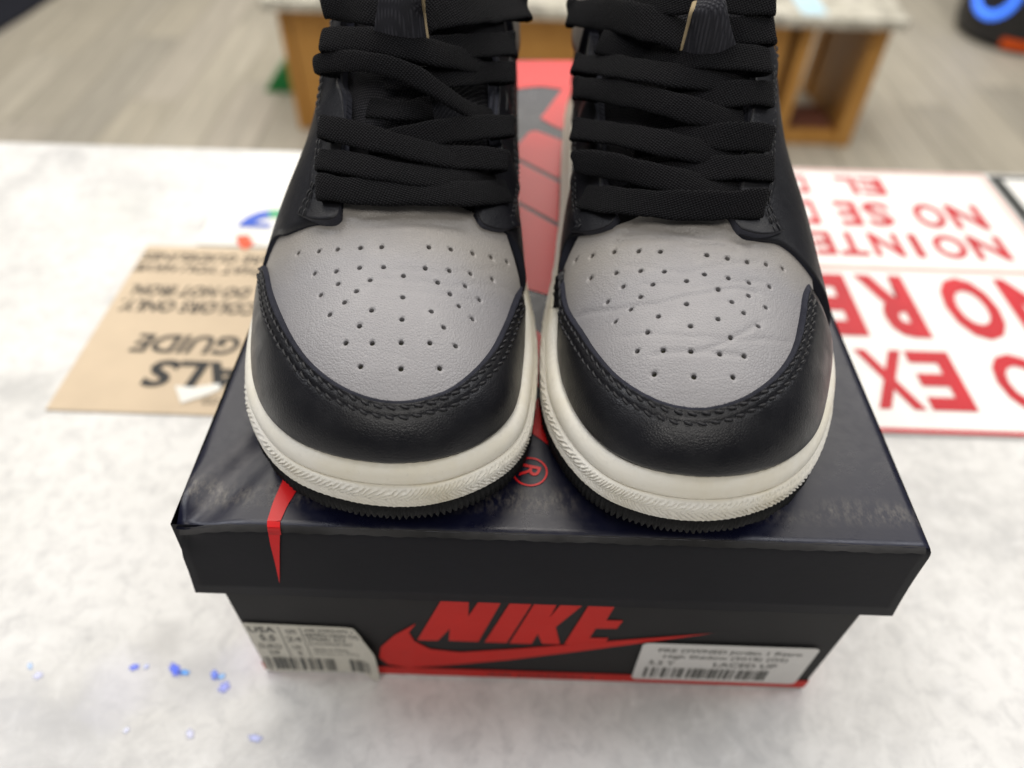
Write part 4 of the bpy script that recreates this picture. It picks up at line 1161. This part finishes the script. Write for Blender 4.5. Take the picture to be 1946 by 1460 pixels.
DR = dict(cx=.041, thr=-.003, yback=.083, cd=.95,
  c=[(1036, 792), (1060, 852), (1104, 912), (1160, 956), (1224, 978), (1297, 990), (1361, 990), (1433, 976), (1489, 948), (1525, 912), (1549, 860), (1563, 804)],
  rear=[(87.4, 52), (89.5, 74), (87.5, 100), (82, 140), (75, 180), (73, 215), (70, 245), (58, 262), (41, 268), (25, 262), (13, 245), (9, 215), (7, 180), (5.5, 140), (2, 100), (-1.8, 72), (-2.4, 52)],
  e=[(1048, 540), (1062, 548), (1080, 580), (1102, 620), (1133, 667), (1173, 713), (1222, 747), (1271, 768), (1324, 776), (1370, 770), (1416, 753), (1462, 722), (1493, 685), (1512, 642), (1521, 596), (1525, 560), (1535, 541)],
  fL=[(1150, 434), (1123, 445), (1084, 460)],
  fR=[(1400, 445), (1432, 459), (1478, 466), (1500, 480)],
  thrL=[(1176, 416), (1160, 380), (1150, 330), (1146, 250), (1142, 190), (1134, 110), (1130, 50), (1126, 5)],
  thrR=[(1384, 418), (1392, 380), (1402, 340), (1412, 270), (1418, 200), (1424, 120), (1430, 40), (1436, 0)],
  tabL=[(1176, 416), (1168, 430), (1150, 441), (1120, 447), (1094, 446)],
  tabR=[(1384, 418), (1394, 440), (1420, 454), (1450, 456), (1478, 446)],
  holes=hz2([(303,372),(405,347),(541,323),(692,316),(826,317),(1114,340),(1241,363),(1363,385),(1477,402),(1580,427),
    (400,486),(555,453),(704,438),(851,441),(988,502),(1099,460),(1247,483),(1376,511),(1502,536),(597,536),(779,521),(1184,551),(1372,591),
    (500,629),(703,597),(988,645),(1267,632),(1480,662),(640,670),(814,718),(1341,699),(545,748),(1182,736),(1434,779),(747,816),(1013,779),(1263,845),
    (685,935),(844,929),(1016,934),(1196,949),(1349,961),(789,1077),(1034,1092),(1276,1094)]),
  crease=[([(1190, 440), (1260, 436), (1330, 446), (1420, 462)], .0010, .0016), ([(1170, 462), (1250, 450), (1330, 464), (1400, 472)], .0006, .0012), ([(1200, 424), (1280, 420), (1370, 426)], .0007, .0010),
          ([(1100, 600), (1160, 590), (1250, 578), (1330, 560), (1400, 548), (1440, 556)], .00042, .0008), ([(1120, 640), (1200, 590), (1260, 584)], .00022, .0009),
          ([(1320, 672), (1380, 650), (1420, 628), (1445, 612)], .00035, .0007), ([(1240, 676), (1310, 668), (1380, 672), (1415, 676)], .00035, .0007), ([(1180, 640), (1290, 640), (1400, 648), (1500, 652)], .0002, .0009),
          ([(1220, 540), (1320, 548), (1450, 535)], .0002, .0009), ([(1190, 505), (1300, 520), (1440, 500)], .0002, .0009)],
  laces=[
    ([(1452, 386), (1400, 390), (1280, 390), (1160, 380), (1107, 374)], [5.6, 5.6, 5.2, 5.6, 5.2], 9.4, True),
    ([(1468, 320), (1410, 318), (1330, 322), (1250, 330), (1200, 338)], [6.2, 5.6, 4.2, 2.8, 1.6], 8.8, True),
    ([(1094, 308), (1150, 314), (1230, 332), (1310, 350), (1370, 362), (1410, 368)], [6.2, 6.0, 6, 5, 3.6, 2.0], 8.6, True),
    ([(1466, 264), (1410, 260), (1330, 262), (1260, 270), (1210, 276)], [6.2, 5.8, 4.6, 3.2, 1.8], 9.0, True),
    ([(1092, 246), (1150, 252), (1230, 266), (1310, 284), (1370, 294), (1405, 298)], [6.4, 6.2, 6.2, 5.2, 3.6, 2.0], 8.8, True),
    ([(1467, 180), (1420, 176), (1360, 182), (1300, 188), (1240, 196)], [6.4, 5.6, 4.6, 3.2, 1.6], 8.8, True),
    ([(1094, 168), (1150, 172), (1220, 186), (1300, 206), (1370, 226), (1410, 234)], [6.4, 6.6, 6.6, 6, 4.4, 2.4], 8.6, True),
    ([(1462, 116), (1400, 108), (1330, 108), (1260, 112), (1200, 120)], [6.4, 6.0, 4.8, 3.4, 2.0], 9.2, True),
    ([(1094, 122), (1150, 124), (1230, 136), (1310, 148), (1380, 152), (1420, 152)], [6.4, 6.6, 6.6, 5.2, 3.4, 2.0], 8.8, True),
    ([(1470, 58), (1420, 58), (1390, 60), (1340, 64)], [6.4, 6.0, 4.5, 3.0], 9.2, True),
    ([(1084, 26), (1140, 26), (1200, 36), (1260, 54), (1300, 72)], [6.6, 7.2, 7.0, 6.4, 4.4], 11.0, True),
    ([(1140, 80), (1200, 88), (1280, 92)], [2.0, 3.2, 2.4], 9.5, False),
    ([(1472, 2), (1420, 2), (1340, 0), (1250, 2), (1160, 0)], [6.6, 7.2, 7.2, 6.6, 6], 9.0, True)],
  flap=[[(1296, 104), (1309, 55), (1316, 25), (1322, 5)], [(1330, 106), (1337, 55), (1342, 20), (1346, -5)], [(1364, 106), (1366, 55), (1370, 22), (1372, 0)], [(1402, 102), (1388, 55), (1380, 25), (1376, 5)]], foam_last=False)
DR['flap'] = [[r[k] for r in DR['flap']] for k in range(4)]
build_shoe(1, DL, 'black and grey leather high-top with smooth grey toe, on the tan card side')
build_shoe(-1, DR, 'black and grey leather high-top with creased grey toe, on the red lettered sign side')

# ------------------------------------------------------------------ things lying on the counter
def sheet(name, x0, x1, y0, y1, t, mat, label, cat, z=0.0004):
    e = empty(name, ((x0+x1)/2, (y0+y1)/2, z)); tag(e, label, cat)
    o = box('board' if t > .001 else 'paper', (x0, y0, z), (x1, y1, z+t), mat, None, min(.0003, t*.3), 1)
    o.parent = e; o.location = -Vector(e.location)
    return e, z+t
def flat_on(e, z): 
    l = e.location
    return lambda v: (v[0]-l.x, v[1]-l.y, z-l.z)
# kraft care card
card, zt = sheet('care_card', -.2495, -.1075, .1310, .2720, .0006, M_TAN, 'tan care instruction card with black slanted lettering', 'card')
def card_line(s, xl, xr, ynear, yfar, bold=.02, slant=.18):
    """text seen upside down: it ends at xl (its last letter) and starts at xr"""
    V2, F2 = fit_text(s, 0, xr-xl, 0, yfar-ynear, bold)
    f = Flat()
    f.add([(xr-(a+slant*b-slant*(yfar-ynear)/2), yfar-b) for a, b in V2], F2)
    f.build('printed_text', flat_on(card, zt+.0004), M_INK, card)
card_line('IALS', -.2080, -.1480, .1490, .1690, .03); card_line('RE GUIDE', -.2230, -.1380, .1745, .1890, .02)
card_line('KE COLORS ONLY.', -.2440, -.1480, .2080, .2180, .02); card_line('DO NOT IRON.', -.2430, -.1720, .2225, .2320, .02)
card_line('REE THAT YOU HAVE', -.2480, -.1480, .2450, .2525, .01); card_line('T CARE GUIDELINES', -.2475, -.1480, .2560, .2640, .01)
card_line('CO', -.1720, -.1640, .1380, .1425, .0)
fl = Flat(); fl.poly([on_z(q, .001)[:2] for q in [(333, 735), (345, 768), (395, 752), (420, 742), (418, 730), (370, 738)]])
st_ = fl.build('torn_sticker', flat_on(card, zt+.0007), M_WHITE, card)
# white card with a round logo
wc, zt = sheet('review_card', -.2190, -.1085, .2745, .3890, .0008, M_WHITE, 'white card with coloured round logo at the counter edge', 'card')
def arc_band(cx, cy, r0, r1, a0, a1, sy=1.0, n=16):
    Vv = []; 
    for k in range(n+1):
        a = math.radians(a0+(a1-a0)*k/n); Vv += [(cx+r0*math.cos(a), cy+sy*r0*math.sin(a)), (cx+r1*math.cos(a), cy+sy*r1*math.sin(a))]
    return Vv, [(2*k, 2*k+1, 2*k+3, 2*k+2) for k in range(n)]
cx, cy = -.1765, .2940
for (a0, a1, mt) in ((105, 178, M_BLUE), (45, 105, M_GREENP)):
    f = Flat(); f.add(*arc_band(cx, cy, .0125, .0215, a0, a1)); f.build('printed_logo', flat_on(wc, zt+.0004), mt, wc)
f = Flat(); f.poly([(-.1975, .2945), (-.1765, .2945), (-.1765, .2990), (-.1960, .2990)]); f.build('printed_logo', flat_on(wc, zt+.00065), M_BLUE, wc)
f = Flat(); f.add(*arc_band(cx, .2865, .0105, .0190, 185, 240)); f.build('printed_logo', flat_on(wc, zt+.0004), M_ORANGER, wc)
# red and white policy sign
sg, zt = sheet('policy_sign', .1062, .3365, .1335, .3925, .0012, M_SIGNW, 'white sign with red upside-down refund lettering', 'sign')
fz = flat_on(sg, zt+.0004)
def srect(x0, x1, y0, y1, mt, nm='printed_border'):
    f = Flat(); f.add([(x0, y0), (x1, y0), (x1, y1), (x0, y1)], [(0, 1, 2, 3)]); f.build(nm, fz, mt, sg)
srect(.108, .3355, .1340, .1368, M_SIGNR); srect(.108, .3330, .2695, .2735, M_SIGNP); srect(.108, .3345, .3890, .3915, M_SIGNP)
srect(.3322, .3345, .1372, .3886, M_SIGNP)
def sletters(row, y0, y1, bold):
    for ch, x0, x1 in row:
        V2, F2 = fit_text(ch, 0, x1-x0, 0, y1-y0, bold)
        f = Flat(); f.add([(x1-a, y1-b) for a, b in V2], F2); f.build('printed_letter', fz, M_SIGNR, sg)
sletters([('N', .290, .322), ('O', .252, .282), ('E', .2085, .2330), ('X', .1800, .2065), ('C', .152, .176), ('H', .122, .147)], .1500, .1950, .035)
sletters([('N', .288, .322), ('O', .2480, .2800), ('R', .2000, .2300), ('E', .1690, .1935), ('F', .140, .163), ('U', .110, .134)], .2065, .2640, .042)
sletters([('N', .2890, .3120), ('O', .2640, .2855), ('I', .2495, .2555), ('N', .2225, .2425), ('T', .2000, .2185), ('E', .1835, .1975), ('R', .162, .179), ('C', .140, .158), ('A', .118, .136)], .2845, .3110, .03)
sletters([('N', .2885, .3120), ('O', .2640, .2850), ('S', .2290, .2480), ('E', .2100, .2255), ('D', .1790, .1960), ('E', .160, .174), ('V', .137, .156)], .3190, .3490, .03)
sletters([('E', .2365, .2545), ('L', .2200, .2345), ('D', .1830, .1985), ('I', .171, .177), ('N', .148, .166)], .3585, .3820, .03)
# black framed sign at the right
fs, zt = sheet('framed_sign', .3400, .62, .16, .3915, .0012, M_BLACKP, 'white sign with black frame beside the red lettered sign', 'sign')
f = Flat(); f.add([(.3475, .167), (.613, .167), (.613, .3855), (.3475, .3855)], [(0, 1, 2, 3)]); f.build('sign_face', flat_on(fs, zt+.0004), M_SIGNW, fs)

# ------------------------------------------------------------------ shop floor things
bench = empty('display_bench', (.16, 2.3, FLOORZ)); tag(bench, 'honey wood display bench with speckled stone top and open end cubby', 'bench')
def bb(name, lo, hi, mat, bev=.004):
    o = box(name, lo, hi, mat, None, bev, 2); o.parent = bench; o.location = -Vector(bench.location); return o
BT = -.515
bb('stone_top', (-.775, 2.09, BT), (1.085, 2.62, BT+.032), M_GRAN, .005)
bb('end_panel', (-.745, 2.14, FLOORZ), (-.715, 2.58, BT-.002), M_WOOD)
bb('front_panel', (-.712, 2.145, FLOORZ+.01), (.775, 2.165, BT-.002), M_WOOD)
bb('post', (.805, 2.14, FLOORZ), (.845, 2.20, BT-.002), M_WOOD); bb('post', (1.015, 2.14, FLOORZ), (1.065, 2.20, BT-.002), M_WOOD)
bb('post', (.805, 2.52, FLOORZ), (.845, 2.58, BT-.002), M_WOOD); bb('post', (1.015, 2.52, FLOORZ), (1.065, 2.58, BT-.002), M_WOOD)
bb('rail', (.847, 2.145, FLOORZ), (1.013, 2.185, FLOORZ+.04), M_WOOD); bb('shelf', (.847, 2.19, FLOORZ+.03), (1.013, 2.34, FLOORZ+.045), mat_card('brown_shelf', (.22, .085, .055), .5))
bb('side_panel', (1.030, 2.203, FLOORZ), (1.050, 2.517, BT-.002), M_WOOD)
bb('inner_panel', (.780, 2.17, FLOORZ), (.800, 2.58, BT-.002), mat_card('dark_wood_side', (.16, .07, .02), .5))
leaf = tag(box('paper_flyer', (.780, 2.11, BT+.0325), (.850, 2.40, BT+.0335), mat_card('pale_blue_paper', (.50, .72, .85), .5), None), 'pale blue paper strip lying on the stone bench top', 'paper')
# green tent sign on the floor behind the bench end
gx0, gx1, gy0, gy1 = -.93, -.70, 2.40, 2.62
ap = (gx0+gx1)/2+.04
V = [(gx0, gy0, FLOORZ+.001), (gx1, gy0, FLOORZ+.001), (ap, gy0, FLOORZ+.17), (gx0, gy1, FLOORZ+.001), (gx1, gy1, FLOORZ+.001), (ap, gy1, FLOORZ+.17)]
tag(mesh('tent_sign', V, [(0, 1, 2), (5, 4, 3), (0, 2, 5, 3), (1, 4, 5, 2), (0, 3, 4, 1)], mat_card('green_plastic', (.015, .22, .055), .4), None, False), 'green wedge shaped floor marker behind the bench end', 'marker')
# black speaker with a glowing blue ring
spk = empty('party_speaker', (2.06, 3.16, FLOORZ)); tag(spk, 'black rounded speaker with glowing blue ring and orange strip', 'speaker')
n = 40; rows = []
for z, r in ((0, .19), (.004, .215), (.02, .235), (.06, .245), (.3, .25), (.55, .245), (.62, .225), (.65, .16), (.655, 0.001)):
    rows.append([(r*math.cos(2*math.pi*k/n), r*math.sin(2*math.pi*k/n), z) for k in range(n)])
grid_mesh('speaker_body', np.array(rows), newmat('black_plastic', (.012, .012, .014), .45)[0], spk, wrap=True, flip=True)
mr, ntr, br_ = newmat('blue_led', (.05, .2, .9), .4); br_.inputs['Emission Color'].default_value = (.06, .22, 1, 1); br_.inputs['Emission Strength'].default_value = 1.1
def on_cyl(a, z, r): return (r*math.cos(a), r*math.sin(a), z)
a_c = math.radians(-152); Rg = []
for k in range(33):
    t = 2*math.pi*k/32; row = []
    for j in range(8):
        s_ = 2*math.pi*j/8; rr = .085+.016*math.cos(s_)
        row.append(on_cyl(a_c+rr*math.cos(t)/.25, .20+rr*math.sin(t), .251+.012*math.sin(s_)))
    Rg.append(row)
grid_mesh('light_ring', np.array(Rg), mr, spk, wrap=True)
Vv = []; n = 12
for z in (.022, .055):
    for k in range(n+1): Vv.append(on_cyl(math.radians(-128+48*k/n), z, .2475))
mesh('orange_strip', Vv, [(k, k+1, n+2+k, n+1+k) for k in range(n)], mat_card('orange_label', (.75, .10, .01), .5), spk, True)
# dark floor mat at the far left
mt = [on_z(q, FLOORZ)[:2] for q in [(-60, 95), (0, 62), (60, 25), (110, -8), (170, -60), (-160, -60)]]
V = [(x, y, FLOORZ+.001) for x, y in mt]+[(x, y, FLOORZ+.014) for x, y in mt]; n = len(mt)
tag(mesh('floor_mat', V, [tuple(range(n, 2*n))]+[tuple(range(n-1, -1, -1))]+[(k, (k+1) % n, n+(k+1) % n, n+k) for k in range(n)], mat_card('black_mat', (.012, .013, .02), .8), None, False), 'dark rubber floor mat on the plank floor', 'mat')
